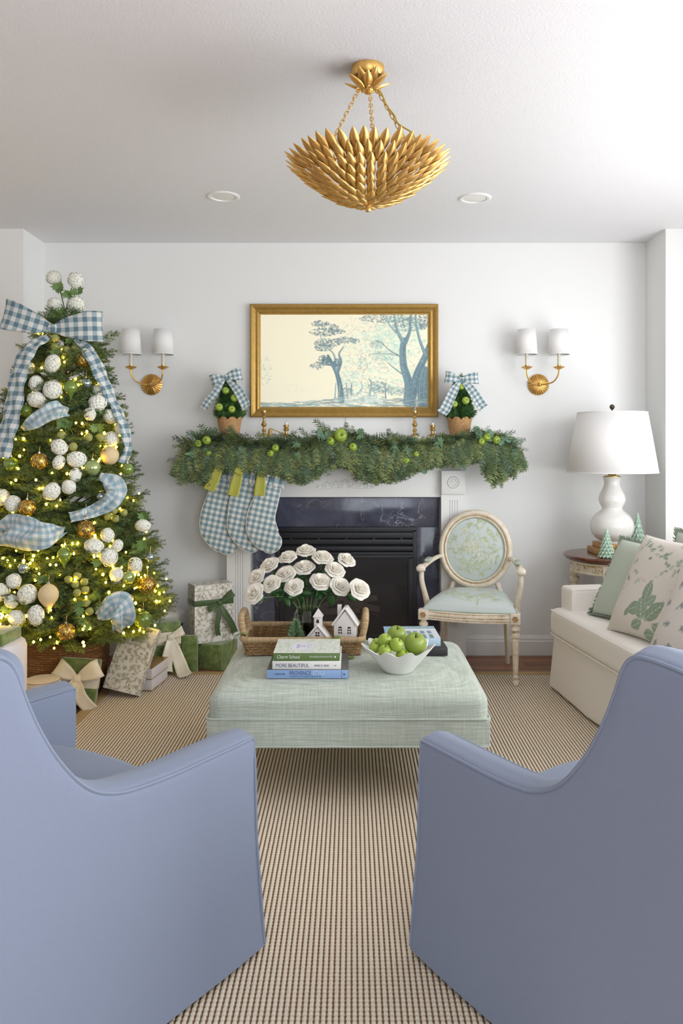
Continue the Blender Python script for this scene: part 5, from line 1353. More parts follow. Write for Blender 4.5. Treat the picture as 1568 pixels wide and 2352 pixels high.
def garland():
    t = thing('mantel_garland', 'cedar and eucalyptus garland draped along the white mantel shelf', 'garland', (FX, 4.86, 1.43))
    O = Vector((FX, 4.86, 1.43))
    tx = [418, 432, 450, 500, 560, 640, 690, 735, 780, 830, 870, 950, 1000, 1060, 1105, 1150, 1178, 1186]
    ty = [1055, 1020, 1004, 1000, 1008, 1014, 1024, 995, 988, 1000, 1012, 1010, 1012, 1000, 992, 998, 1012, 1040]
    bx = [418, 432, 470, 492, 560, 640, 660, 700, 740, 770, 800, 830, 870, 920, 950, 1010, 1080, 1104, 1118, 1130, 1150, 1172, 1186]
    by = [1060, 1105, 1108, 1070, 1078, 1088, 1102, 1104, 1086, 1066, 1066, 1098, 1106, 1098, 1076, 1062, 1058, 1054, 1090, 1110, 1108, 1084, 1045]
    mats = []; cols = []
    for k in range(5200):
        px = random.uniform(420, 1184); y0, y1 = np.interp(px, tx, ty), np.interp(px, bx, by)
        L = random.choice((random.uniform(.055, .10), random.uniform(.08, .15))); Lp = L*S(4.85)
        f = random.random(); top = random.random() < .16
        py = y0+6+f*max(4, y1-Lp*.78-y0-6+random.uniform(-6, 8)) if not top else y0+random.uniform(2, 14)
        bul = math.sin(PI*min(1, max(0, (py-y0)/(y1-y0+1))))
        d = 4.872-.035*bul-random.uniform(0, .035)+(.05*random.random() if top else 0)
        if top and H_CAM-(py-CY)*d/F_PX < SHELF_Z+.004: d = min(d, 4.874)
        p = P(px, py, d)
        if top: dr = Vector((random.uniform(-1, 1), random.uniform(-.9, .1), random.uniform(-.35, .32)))
        else: dr = Vector((random.uniform(-.45, .45), random.uniform(-.55, .05), -1))
        if px < 440: dr.x -= .3
        if px > 1165: dr.x += .3
        mats.append(frame_m(p-O, dr, (random.uniform(-.4, .4)+1, random.uniform(-.6, .6), 0), L))
        cols.append(pal([(112, 130, 92), (92, 114, 80), (128, 140, 90), (146, 154, 100), (104, 126, 104)], .75, 1.2))
    V, T, c = scatter(*FROND, mats, cols); big_mesh('cedar_foliage', V, T, 'cedar', t, c)
    core = [Vector(P(x, (np.interp(x, tx, ty)+16), 4.850))-O for x in range(436, 1172, 16)]
    MB().tube(core, [.010]+[.016]*10+[.010], 8).build('vine_core', 'wire_green', t)
    for (x, yb) in ((452, 1090), (1142, 1088)): MB().tube([Vector(P(x, 1020, 4.850))-O, Vector(P(x+2, yb, 4.846))-O], [.016, .006], 7).build('vine_core', 'wire_green', t)
    sage = leaf_grid(.075, .026, .1, .12).build('leaf', 'sage_leaf', t, thick=.0008); sage.location = Vector(P(445, 1030, 4.80))-O
    def rnd(u, v):
        a = 2*PI*u; r = .0185*v; return (r*math.cos(a), .004*v*v, r*math.sin(a)*1.1+.019)
    rl = MB().grid(rnd, 14, 3).build('leaf', 'eucalyptus', t, thick=.0008); rl.location = Vector(P(470, 1040, 4.80))-O
    for (cx, cy, kind) in ((160, 870, 0), (95, 965, 1), (330, 830, 0), (570, 870, 1), (540, 850, 1), (1110, 890, 0), (1010, 1020, 1), (1330, 690, 1), (1390, 870, 0), (1430, 950, 0), (1090, 770, 0), (770, 1030, 0)):
        leaves(t, O, sage, rl, 400+cx/3.92, 820+cy/3.92, kind)
    for (cx, cy, kind) in ((285, 760, 0), (150, 820, 0), (215, 860, 0), (790, 750, 0), (960, 850, 0), (1010, 860, 0), (690, 870, 1), (1370, 670, 1), (1410, 770, 1), (170, 620, 0), (540, 740, 0), (1160, 605, 1), (1210, 600, 1), (820, 690, 0), (440, 720, 0)):
        leaves(t, O, sage, rl, 780+cx/3.564, 820+cy/3.564, kind)
    ap = 'green apples tucked in the garland'; lb = 'small green apple tucked into the cedar garland on the mantel'
    k3 = lambda x, y: (400+x/3.92, 820+y/3.92); k4 = lambda x, y: (780+x/3.564, 820+y/3.564)
    for (q, r) in ((k3(215, 778), 8.2), (k3(290, 750), 10), (k3(865, 867), 8.2), (k3(910, 817), 8.6), (k3(1405, 755), 10), (k4(107, 735), 9.5), (k4(625, 795), 7.2), (k4(545, 850), 7.8), (k4(1160, 690), 8), (k4(1203, 655), 9.6), (k4(1283, 678), 9.6)):
        apple(P(q[0], q[1], 4.795), r/S(4.795), (random.uniform(-.4, .4), -1, random.uniform(-.3, .6)), lb, ap)
    a = apple(P(782, 1000, 4.80), 16/S(4.8), (.2, -1, .1), 'largest green apple at the middle of the cedar garland', None)
    apple(P(479, 1041, 4.80), 8/S(4.8), (.2, -.2, 1), 'yellow green apple half hidden by olive ribbon in the garland', None, 'apple_dusky')
def leaves(t, O, sage, rl, px, py, kind):
    base = P(px, py, 4.80)-O; sd = random.uniform(-.4, .4)
    for k in range(6 if kind == 0 else 5):
        a = -PI/2+sd+(k-2.5)*.42+random.uniform(-.15, .15); d = Vector((math.cos(a), random.uniform(-.45, .0), math.sin(a)))
        src = sage if kind == 0 else rl; q = share(src, t)
        b = base-d*.03 if kind == 0 else base+Vector((random.uniform(-.03, .03), 0, random.uniform(-.03, .03)))
        q.matrix_local = frame_m(b, d, (random.uniform(.6, 1.2), random.uniform(-.3, .3), .3)) @ Matrix.Scale(random.uniform(.75, 1.15), 4)
garland()

# ------------------------------------------------------------------ potted topiaries with bows on the mantel
SHELF = 1.4285
def topiary(px, lb, blb, apples, loops, tails, knotpx):
    X = (px-CX)*4.955/F_PX; O = Vector((X, 4.955, SHELF))
    t = thing('potted_topiary', lb, 'plant', O)
    h = .125
    def wall(rs):
        def fn(u, v):
            a = 2*PI*u+.39; sc = abs(math.sin(4*a)); r = (.058+.022*v)*(1+.05*sc-.03)*rs
            return (r*math.cos(a), r*math.sin(a), v*(h-.022+.022*sc**.6))
        return fn
    m = MB(); m.grid(wall(1.0), 96, 8, uvfn=lambda u, v: (u*.44, v*h)); m.grid(wall(.955), 96, 8, uvfn=lambda u, v: (u*.44, v*h)); m.lathe([(0, .001), (.056, .001)], 32, cap=False)
    m.build('woven_pot', 'wicker_pot', t)
    MB().lathe([(.0, .094), (.068, .094)], 24, cap=False).build('moss', 'wire_green', t)
    mats = []; cols = []; Ht = .30
    for k in range(1100):
        f = random.random()**1.4; a = random.uniform(0, 2*PI); r = .105*(1-f)**.75*random.uniform(.15, .55); z = .105+f*(Ht-.10)
        d = Vector((math.cos(a)*(1-f*.6), math.sin(a)*(1-f*.6)*.9, random.uniform(.45, .95)+f*.7)); L = random.uniform(.05, .082)
        if O.y+r*math.sin(a)+d.y*L > D_WALL-.02: continue
        mats.append(frame_m((r*math.cos(a), r*math.sin(a), z), d, (random.uniform(-1, 1), random.uniform(-1, 1), .2), L)); cols.append(pal([(70, 108, 58), (84, 124, 68), (58, 94, 52), (98, 136, 78)], .75, 1.2))
    for k in range(8): mats.append(frame_m((random.uniform(-.012, .012), 0, Ht+.02), (random.uniform(-.3, .3), random.uniform(-.2, .2), 1), (1, random.uniform(-1, 1), 0), random.uniform(.06, .10))); cols.append(pal([(92, 122, 72)]))
    V, T, c = scatter(*FROND, mats, cols); big_mesh('foliage', V, T, 'cedar', t, c)
    MB().tube([(0, 0, .05), (0, 0, Ht)], [.008, .002], 6).build('stem', 'bark', t)
    K = P(knotpx[0], knotpx[1], 4.855)
    b = thing('gingham_bow', blb, 'bow', K)
    s = S(4.855); v = lambda x, y, dy=0: Vector(((x-knotpx[0])/s, dy, -(y-knotpx[1])/s))
    bow_parts(b, (0, 0, 0), [(v(*q), w) for q, w in loops], [([v(*q) for q in qs], w) for qs, w in tails], 'gingham_ribbon', .016)
    return
GA = 'green apples on the potted topiaries'
topiary(527, 'evergreen topiary in scalloped wicker pot on the mantel end by the tree', 'gingham ribbon bow on the topiary at the tree end of mantel', None,
        [((484, 876), .075), ((553, 858), .078)], [([(497, 900, -.02), (476, 925, -.012), (466, 940, 0)], [.02, .045, .05, .05]), ([(545, 895, -.02), (562, 925, -.02), (566, 938, -.015)], [.02, .055, .062, .062])], (517, 866))
topiary(1055, 'evergreen topiary in scalloped wicker pot on the mantel end by the armchair', 'gingham ribbon bow on the topiary at the armchair end of mantel', None,
        [((1023, 866), .072), ((1097, 868), .075)], [([(1040, 900, -.02), (1022, 938, -.02), (1012, 950, -.015)], [.02, .058, .066, .066]), ([(1080, 895, -.02), (1102, 928, -.015), (1110, 938, -.01)], [.02, .055, .062, .062])], (1059, 871))
for (px, py, r) in ((518, 897, 8), (538, 914, 9), (503, 935, 9), (532, 940, 8.5)): apple(P(px, py, 4.86), r/S(4.86), (.2, -1, .3), 'small green apple decorating the topiary nearer the Christmas tree', GA)
for (px, py, r) in ((1059, 888, 7.5), (1043, 928, 8), (1069, 920, 9)): apple(P(px, py, 4.86), r/S(4.86), (.2, -1, .3), 'small green apple decorating the topiary nearer the French armchair', GA)

# ------------------------------------------------------------------ candlesticks and snuffer
def candlestick(px, top, lb, candle, d=4.945):
    X = (px-CX)*d/F_PX; h = H_CAM-(top-CY)*d/F_PX-SHELF
    t = thing('brass_candlestick', lb, 'candlestick', (X, d, SHELF))
    if h > .12: pr = [(.030, 0), (.030, .006), (.022, .012), (.012, .018), (.009, .03), (.016, .038), (.009, .048), (.008, h*.36), (.017, h*.42), (.018, h*.47), (.009, h*.55), (.007, h*.68), (.013, h*.73), (.008, h*.78), (.012, h*.84), (.0175, h*.9), (.0175, h*.97), (.012, h), (.0, h)]
    else: pr = [(.030, 0), (.030, .006), (.020, .012), (.010, .02), (.010, h*.45), (.017, h*.52), (.019, h*.66), (.011, h*.74), (.017, h*.82), (.019, h), (.0, h)]
    MB().lathe(pr, 24).build('turned_body', 'antique_brass', t)
    if candle:
        mt, hc, cl = candle; k = thing('taper_candle', cl, 'candle', (X, d, SHELF+h))
        MB().lathe([(.0095, -.004), (.0095, hc), (.0, hc+.001)], 16).build('wax', mt, k); MB().tube([(0, 0, hc), (.001, 0, hc+.012)], .001, 5).build('wick', 'wick', k)
candlestick(606, 942, 'tall brass candlestick without candle on mantel below the art frame corner', None)
candlestick(657, 976, 'short brass candlestick standing beside the candle snuffer on mantel', ('wax', .020, 'white candle stub in the short candlestick beside the snuffer'))
candlestick(952, 942, 'tall brass candlestick holding a grey candle on the mantel', ('grey_wax', .024, 'grey candle stub in the tall brass candlestick'))
candlestick(993, 976, 'short brass candlestick beside the topiary at the armchair end of mantel', ('wax', .014, 'white candle stub in the short candlestick near the wicker pot'))
def snuffer():
    p = P(620, 1010, 4.935); t = thing('candle_snuffer', 'brass candle snuffer with long handle lying on mantel', 'snuffer', (p.x, 4.935, SHELF))
    MB().lathe([(.020, .0), (.017, .012), (.011, .036), (.008, .050), (.0, .054)], 20).build('bell', 'antique_brass', t)
    MB().tube(spline([(0, 0, .052), (.03, -.01, .040), (.09, -.02, .018), (.13, -.02, .006)], 14), [.004, .003, .003, .004], 6).build('handle', 'antique_brass', t)
snuffer()

# ------------------------------------------------------------------ stockings
def stocking(line, hw, d, lb, ribbon, seed):
    s = S(d); top = P(line[0][0], line[0][1], d); O = Vector((top.x, d, top.z-.47))
    t = thing('christmas_stocking', lb, 'stocking', O)
    C0 = spline([Vector(((x-CX)/s, 0, H_CAM-(y-CY)/s)) for x, y in line], 40); W = lerp_list([h/s for h in hw], 40)
    tan = (C0[-1]-C0[-2]).normalized()
    for k in range(1, 9): C0.append(C0[39]+tan*(W[39]*math.sin(k/8*PI/2)*.9)); W.append(W[39]*math.cos(k/8*PI/2)+.0005)
    m = MB(); n = 28; V = []; Fc = []
    for i, p in enumerate(C0):
        q = (C0[min(i+1, len(C0)-1)]-C0[max(i-1, 0)]).normalized(); nx = Vector((q.z, 0, -q.x))
        for k in range(n):
            a = 2*PI*k/n; ca, sa = math.cos(a), math.sin(a)
            dy = math.copysign(abs(sa)**.8, sa)*min(.0085, W[i]*.6)
            V.append(p+nx*(W[i]*ca)+Vector((0, O.y+dy+.0006*math.sin(i*.9+k), 0)))
    for i in range(len(C0)-1):
        for k in range(n): Fc.append((i*n+k, i*n+(k+1) % n, (i+1)*n+(k+1) % n, (i+1)*n+k))
    m.add([v-O for v in V], Fc).xyuv(0, 2); m.build('sock_body', 'gingham_stocking', t)
    # piping round the seam
    e = []
    for sgn in (1, -1):
        row = []
        for i, p in enumerate(C0):
            q = (C0[min(i+1, len(C0)-1)]-C0[max(i-1, 0)]).normalized(); row.append(p+Vector((q.z, 0, -q.x))*(W[i]*sgn)+Vector((0, O.y, 0))-O)
        e += row if sgn > 0 else list(reversed(row))
    MB().tube(e, .0028, 5).build('seam_piping', 'pale_linen', t)
    # ruffled cuff
    p0, q = C0[0], (C0[3]-C0[0]).normalized(); nx = Vector((q.z, 0, -q.x)); R = random.Random(seed)
    def cuff(u, v):
        a = 2*PI*u; ru = .011*math.sin(a*13+seed)*(.12+abs(v-.35)*2)+.003*math.sin(a*29)
        w = W[0]*1.04+ru+.006*v; dd = .012+.5*ru+.002*v
        return p0+q*(-.030+.084*v)+nx*(w*math.cos(a))+Vector((0, O.y+dd*math.sin(a), 0))-O
    MB().grid(cuff, 110, 8, uvfn=lambda u, v: (u*.32, v*.07)).build('ruffle_cuff', 'gingham_wide', t, thick=.001, angle=80)
    rb = thing('olive_ribbon', 'olive green ribbon with notched end tied to the '+ribbon[0], 'ribbon', P(*ribbon[1][0], 4.79))
    B = Vector(rb.location); pts = [P(x, y, 4.792-.004*i)-B for i, (x, y) in enumerate(ribbon[1])]
    if len(ribbon) > 2:
        pl = [P(x, y, 4.782)-B for x, y in ribbon[2]]; MB().ribbon(pl, (pl[-1]-pl[0]).cross(Vector((0, 1, 0))).normalized(), [.058, .066, .058], 20, 5, curl=.1).build('loop', 'olive_ribbon', rb, thick=.001)
    T = (pts[-1]-pts[0]); MB().ribbon(pts, T.cross(Vector((0, 1, 0))).normalized(), [.045, .060, .068, .070], 30, 6, curl=.06, notch=.026).build('tail', 'olive_ribbon', rb, thick=.001)
stocking([(520, 1080), (508, 1135), (496, 1180), (496, 1211), (510, 1235), (524, 1247)], [23, 29, 34, 37, 34, 27], 4.862, 'blue gingham stocking hanging outermost from the mantel end beside the Christmas tree', ('outermost stocking by the tree', [(505, 1066), (494, 1095), (478, 1128)], [(492, 1052), (505, 1060), (519, 1066)]), 1)
stocking([(569, 1088), (557, 1140), (551, 1182), (554, 1212), (568, 1236), (580, 1248)], [24, 27, 28, 31, 28, 22], 4.838, 'blue gingham stocking hanging between the two other stockings', ('middle stocking', [(549, 1074), (543, 1105), (534, 1141)], [(541, 1073), (550, 1078), (560, 1082)]), 2)
stocking([(624, 1096), (612, 1145), (600, 1183), (600, 1211), (612, 1235), (623, 1247)], [25, 28, 32, 35, 32, 25], 4.814, 'blue gingham stocking hanging in front of the black fireplace marble', ('stocking beside the marble', [(600, 1086), (598, 1112), (595, 1140)]), 3)

# ------------------------------------------------------------------ Christmas tree
TD = 4.35; TCX = (150-CX)*TD/F_PX; TC = Vector((TCX, TD, 0))
TRZ = [.33, .40, .52, .95, 1.30, 1.65, 1.90, 2.03, 2.15, 2.32]; TRR = [.46, .57, .59, .455, .365, .295, .20, .115, .045, .02]
def TR(z): return float(np.interp(z, TRZ, TRR))
def tree_pt(px, py, k=1.0, out=0.0):
    d = TD-.3
    for _ in range(12):
        p = P(px, py, d); r = TR(p.z)*k+out; dx = p.x-TCX
        d = TD-math.sqrt(max(0, r*r-dx*dx)) if abs(dx) < r else TD
    return P(px, py, d)
def tnorm(p): n = Vector((p.x-TCX, p.y-TD, .25*TR(p.z))); return n.normalized() if n.length > 1e-4 else Vector((0, -1, 0))
def fir_spray():
    V = []; T = []
    R = random.Random(4)
    def needle(b, d, L):
        d = d.normalized(); s = d.cross(Vector((R.uniform(-1, 1), R.uniform(-1, 1), R.uniform(-1, 1)))); s = s.normalized()*.009; i = len(V)
        V.extend([b-s, b+s, b+d*L]); T.append((i, i+1, i+2))
    def twig(a, b, n, w):
        i = len(V); ax = (b-a).normalized(); s = ax.orthogonal().normalized()*w; V.extend([a-s, a+s, b]); T.append((i, i+1, i+2))
        for k in range(n):
            p = a.lerp(b, (k+.5)/n)
            for j in range(3):
                o = Vector((R.uniform(-1, 1), R.uniform(-.7, .7), R.uniform(-1, 1))); o = o-ax*o.dot(ax); needle(p, o.normalized()+ax*.75, R.uniform(.075, .12))
        for j in range(4): needle(b, ax+Vector((R.uniform(-.5, .5), R.uniform(-.5, .5), 0)), .09)
    twig(Vector((0, 0, 0)), Vector((0, 0, 1)), 26, .012)
    for k in range(5):
        z = .18+k*.15
        for s in (-1, 1):
            L = .42*(1-z*.5); twig(Vector((0, 0, z)), Vector((s*L*.8, R.uniform(-.12, .06), z+L*.7)), 10, .008)
    return np.array([tuple(v) for v in V]), np.array(T)
FIR = fir_spray()
def fir_tree():
    t = thing('christmas_tree', 'decorated green fir Christmas tree standing in a woven basket', 'tree', (TCX, TD, 0))
    mats = []; cols = []
    def add(z, a, f, L, ele):
        r = TR(z)*f; o = Vector((math.cos(a), math.sin(a), 0)); p = o*r+Vector((0, 0, z))
        d = o*math.cos(ele)+Vector((0, 0, 1))*math.sin(ele)
        tip = p+d*L
        if tip.y+TD > 4.72 and tip.x+TCX < -1.98 or tip.y+TD > 5.05: return
        mats.append(frame_m(p, d, Vector((0, 0, 1)).cross(o)+Vector((0, 0, random.uniform(-.5, .5))), L)); cols.append(pal([(98, 116, 66), (112, 128, 72), (84, 106, 68), (126, 138, 76), (100, 122, 82)], .7, 1.25))
    zs = np.linspace(.37, 2.06, 200); w = np.array([TR(z) for z in zs]); w /= w.sum()
    for k in range(1500):
        z = float(RNG.choice(zs, p=w))+random.uniform(-.01, .01); a = random.uniform(0, 2*PI) if random.random() < .4 else random.uniform(-PI, 0)
        L = random.uniform(.13, .22)*(1 if z < 1.7 else .75)
        add(z, a, max(.1, (TR(z)-L*.8)/max(.02, TR(z)))*random.uniform(.75, 1.04) if TR(z) > .12 else .2, L, random.uniform(-.35, .55)+(.55 if z > 1.9 else 0))
    for k in range(360):
        z = float(RNG.choice(zs, p=w)); add(z, random.uniform(0, 2*PI), random.uniform(.15, .5), random.uniform(.15, .22), random.uniform(-.2, .4))
    V, T, c = scatter(*FIR, mats, cols); big_mesh('fir_foliage', V, T, 'fir_needles', t, c)
    MB().tube([(0, 0, .05), (0, 0, 1.2), (0, 0, 2.13)], [.035, .022, .004], 10).build('trunk', 'bark', t)
    for k in range(90):
        z = float(RNG.choice(zs, p=w)); a = random.uniform(0, 2*PI); r = TR(z)*.72; e = Vector((r*math.cos(a), r*math.sin(a), z+.02))
        if e.y+TD > 4.7: continue
        MB().tube([(0, 0, z-.08), e*.5+Vector((0, 0, z*.5-.04)), e], [.008, .006, .003], 5).build('branch', 'bark', t)
    # basket
    b = thing('tree_basket', 'round brown woven basket at the foot of the Christmas tree', 'basket', (TCX, TD, 0))
    pr = [(.0, .004), (.19, .004)]+[(.195+.038*math.sin(f*2.2)+.003*math.sin(f*60), .006+f*.29) for f in np.linspace(0, 1, 40)]
    MB().lathe(pr, 64, cap=False, uvr=.22).build('woven_side', 'wicker_brown', b, thick=.006)
    MB().tube([(.228*math.cos(a), .228*math.sin(a), .297) for a in np.linspace(0, 2*PI, 49)[:-1]], .011, 8, closed=True).build('rim', 'wicker_brown', b)
fir_tree()
def tree_lights():
    t = thing('string_lights', 'warm white fairy lights strung over the Christmas tree', 'string lights', (TCX, TD, .3))
    O = Vector(t.location); b0 = None; R = random.Random(8)
    pts = []
    n = 0
    for k in range(1400):
        f = k/1400; z = .40+1.66*(1-(1-f)**.62); a = f*2*PI*19; r = TR(z)*(.93+.06*math.sin(k*1.3)); pts.append(Vector((r*math.cos(a), r*math.sin(a), z-.3+.018*math.sin(k*.7))))
    pts = [outside(p+O, .006, .6)-O for p in pts]
    MB().tube(pts[::2], .0012, 3, cap=False).build('wire', 'wire_green', t)
    while n < 300:
        z = R.choice([R.uniform(.36, .9), R.uniform(.36, 2.02), R.uniform(.4, 1.5)]); a = R.uniform(-PI*.93, -PI*.03); rr = TR(z)
        r = rr*R.uniform(.94, 1.06); p = Vector((r*math.cos(a), r*math.sin(a), z-.3))
        p = outside(p+O, .007)-O
        co, _i, dk = RIBBON_KD.find(p+O)
        if dk < .028: continue
        if b0 is None:
            m = MB(); bm = bmesh.new(); bmesh.ops.create_icosphere(bm, subdivisions=1, radius=.0066); m.add([v.co.copy() for v in bm.verts], [tuple(v.index for v in f.verts) for f in bm.faces]); bm.free()
            b0 = m.build('bulb', 'warm_bulb', t); q = b0
        else: q = share(b0, t)
        s = R.uniform(.75, 1.15); q.location = p; q.scale = (s, s, s*1.2); n += 1

c1 = lambda x, y: (x/3.733, 600+y/3.733)
c2 = lambda x, y: (x/3.733, 1100+y/3.733)
# ---- gingham ribbon on the tree
def tree_ribbon(pts, w, lb, mat='gingham_wide', out=.03, side=None, wv=.006, pl=.0):
    P3 = [tree_pt(x, y, 1.0, out+o) for (x, y, o) in pts]; O = P3[0]
    t = thing('gingham_ribbon', lb, 'ribbon', O)
    sd = []
    for i, p in enumerate(P3):
        tg = (P3[min(i+1, len(P3)-1)]-P3[max(i-1, 0)]).normalized(); n = tnorm(p) if side is None else Vector(side); sd.append(tg.cross(n).normalized())
    MB().ribbon([p-O for p in P3], sd, w, 80, 14, curl=.10, notch=.03, wave=wv, pleat=pl).build('band', mat, t, thick=.001)
def topper():
    k = tree_pt(*c1(455, 580), 1.0, .03); t = thing('tree_topper_bow', 'large blue gingham bow near the top of the Christmas tree', 'bow', k); s = S(k.y)
    v = lambda x, y, dy=0: Vector(((c1(x, y)[0]-c1(455, 580)[0])/s, dy, -(c1(x, y)[1]-c1(455, 580)[1])/s))
    bow_parts(t, (0, 0, 0), [(v(30, 450), .165), (v(865, 560), .165)], [], 'gingham_wide', .03)
topper()
tree_ribbon([c1(400, 640)+(.0,), c1(240, 760)+(.05,), c1(150, 980)+(.05,), c1(110, 1230)+(.04,), c1(60, 1450)+(.05,), c1(5, 1700)+(.06,)], [.05, .10, .115, .12, .12, .10], 'long blue gingham ribbon streaming down the outer side of the tree')
tree_ribbon([c1(640, 640)+(.0,), c1(780, 800)+(.02,), c1(880, 1000)+(.02,), c1(960, 1180)+(.0,), c1(1060, 1400)+(.02,), c1(1100, 1600)+(.01,), c1(1050, 1740)+(.01,)], [.04, .085, .09, .085, .075, .065, .06], 'blue gingham ribbon running down the tree side facing the sconce')
tree_ribbon([c1(190, 1420)+(-.01,), c1(260, 1390)+(.03,), c1(390, 1310)+(.055,), c1(500, 1270)+(.05,), c1(590, 1290)+(-.01,)], [.04, .075, .09, .09, .05], 'short gingham ribbon puff below the upper white blooms of the tree', 'gingham_ticking', wv=.008, pl=.010)
tree_ribbon([c2(-40, 470)+(.0,), c2(90, 440)+(.05,), c2(240, 470)+(.07,), c2(400, 480)+(.05,), c2(560, 430)+(-.01,)], [.12, .165, .165, .13, .04], 'wide gingham ribbon puff billowing low on the tree', 'gingham_ticking', wv=.014, pl=.022)
tree_ribbon([c1(870, 1830)+(.0,), c2(960, 30)+(.05,), c2(1000, 110)+(.05,), c2(930, 210)+(.02,), c2(760, 290)+(.01,), c2(590, 330)+(-.01,)], [.06, .12, .12, .08, .06, .05], 'gingham ribbon twisting across the tree side above the gold finial ornament', 'gingham_ticking', wv=.014, pl=.022)
tree_ribbon([c2(840, 1190)+(-.02,), c2(960, 1100)+(.03,), c2(1040, 1080)+(.05,), c2(1060, 1190)+(.05,), c2(1020, 1310)+(.02,)], [.05, .12, .14, .12, .06], 'gingham ribbon loop low on the tree above the gift boxes', 'gingham_ticking', wv=.014, pl=.022)

def solid_points(names):
    out = []
    for o in [q for q in C.objects if q.name.split('.')[0] in names]:
        for ch in o.children: out += [o.location+v.co for v in ch.data.vertices]
    kd = KDTree(len(out))
    for i, v in enumerate(out): kd.insert(v, i)
    kd.balance(); return kd
RIBBON_KD = solid_points(('gingham_ribbon', 'tree_topper_bow'))
# ---- blooms, leaves, figs, ornaments
def snowball(seed):
    R = random.Random(seed); m = MB(); n = 105
    for k in range(n):
        z = 1-2*(k+.5)/n; a = k*2.39996; r = math.sqrt(1-z*z); d = Vector((r*math.cos(a), r*math.sin(a), z)); c = d*(R.uniform(.94, 1.02)+.05*math.sin(d.x*4+seed)*math.sin(d.z*4+d.y*3)); M = frame_m(c, d, (R.uniform(-1, 1), R.uniform(-1, 1), R.uniform(-1, 1)))
        for j in range(5):
            b = j*2*PI/5; u = Vector((math.cos(b), math.sin(b), 0)); v = Vector((-u.y, u.x, 0))
            m.add([M @ Vector((0, 0, -.02)), M @ (u*.14+v*.12+Vector((0, 0, .03))), M @ (u*.25+Vector((0, 0, -.01))), M @ (u*.14-v*.12+Vector((0, 0, .03)))], [(0, 1, 2), (0, 2, 3)])
    m.lathe([(0, -.86)]+[(.90*math.cos(a), .90*math.sin(a)) for a in np.linspace(-1.4, 1.4, 8)]+[(0, .86)], 12)
    return m.build('snowball_flower', 'snowball_petal', None, smooth=False)
SB = [snowball(1), snowball(2)]; sbu = [0, 0]; BALLS = []; TIPB = []
BL = [c1(*q) for q in ((460, 140), (650, 165), (465, 365), (655, 375), (250, 915), (450, 880), (310, 1050), (335, 1175), (430, 1120), (885, 1110), (840, 1205), (770, 1310), (985, 1280), (1030, 1410), (965, 1515), (530, 1610), (525, 1700), (640, 1720), (640, 1815))]+[c2(*q) for q in ((475, 95), (570, 60), (110, 210), (20, 160), (910, 490), (830, 560), (990, 590), (920, 635), (1000, 820), (1155, 740), (1225, 400), (100, 890), (20, 960), (110, 1040), (250, 1000), (140, 1190), (320, 1150))]
for i, (px, py) in enumerate(BL):
    p = tree_pt(px, py, 1.0, .015)
    if p.z > 2.15: p = P(px, py, TD-.03-.02*(i % 3))
    r = (.040+.007*math.sin(i*2.7))*(1.12 if 4 < i < 10 or i > 33 else 1.0)
    k = i % 2
    q = SB[k] if not sbu[k] else share(SB[k], None)
    sbu[k] = 1; q.location = p; q.rotation_euler = (i*.7, i*1.3, i*.4); q.scale = (r*1.04, r*(.86+.1*math.sin(i)), r*.98)
    BALLS.append((q, r*1.04))
    if i < 4: TIPB.append(q)
    if p.z > 2.15: tag(q, 'white snowball bloom rising above the tip of the Christmas tree', 'flower', 'snowball blooms at the tree tip')
    else: tag(q, 'white snowball bloom nestled among the fir branches of the Christmas tree', 'flower', 'snowball blooms on the tree')
figm = {}
def fig(px, py, r):
    p = tree_pt(px, py, 1.0, .012)
    if 'f' not in figm:
        P3 = spline([Vector((a, 0, z)) for a, z in ((0, -1), (.5, -.86), (.92, -.35), (.95, .15), (.62, .66), (.25, .92), (.12, 1.1), (0, 1.12))], 20)
        q = figm['f'] = MB().lathe([(max(0, v.x), v.z) for v in P3], 16).build('green_fig', 'fig_skin', None)
    else: q = share(figm['f'], None)
    q.location = p; q.scale = (r,)*3; q.rotation_euler = frame_m((0, 0, 0), (random.uniform(-1, 1), .6, random.uniform(-.2, 1))).to_euler()
    BALLS.append((q, r*1.0))
    tag(q, 'pale green fig hanging among the fir branches of the Christmas tree', 'fig', 'green figs on the tree')
for (x, y) in ((435, 560), (480, 625), (655, 700), (650, 755), (570, 765), (475, 740), (525, 1500), (755, 1510), (860, 1510), (610, 1610)): fig(*c1(x, y), .024)
for (x, y) in ((930, 320), (982, 328), (975, 287), (1060, 290), (600, 860), (660, 855), (700, 878), (660, 912), (720, 952), (662, 948), (740, 1062), (785, 1128)): fig(*c2(x, y), .021)
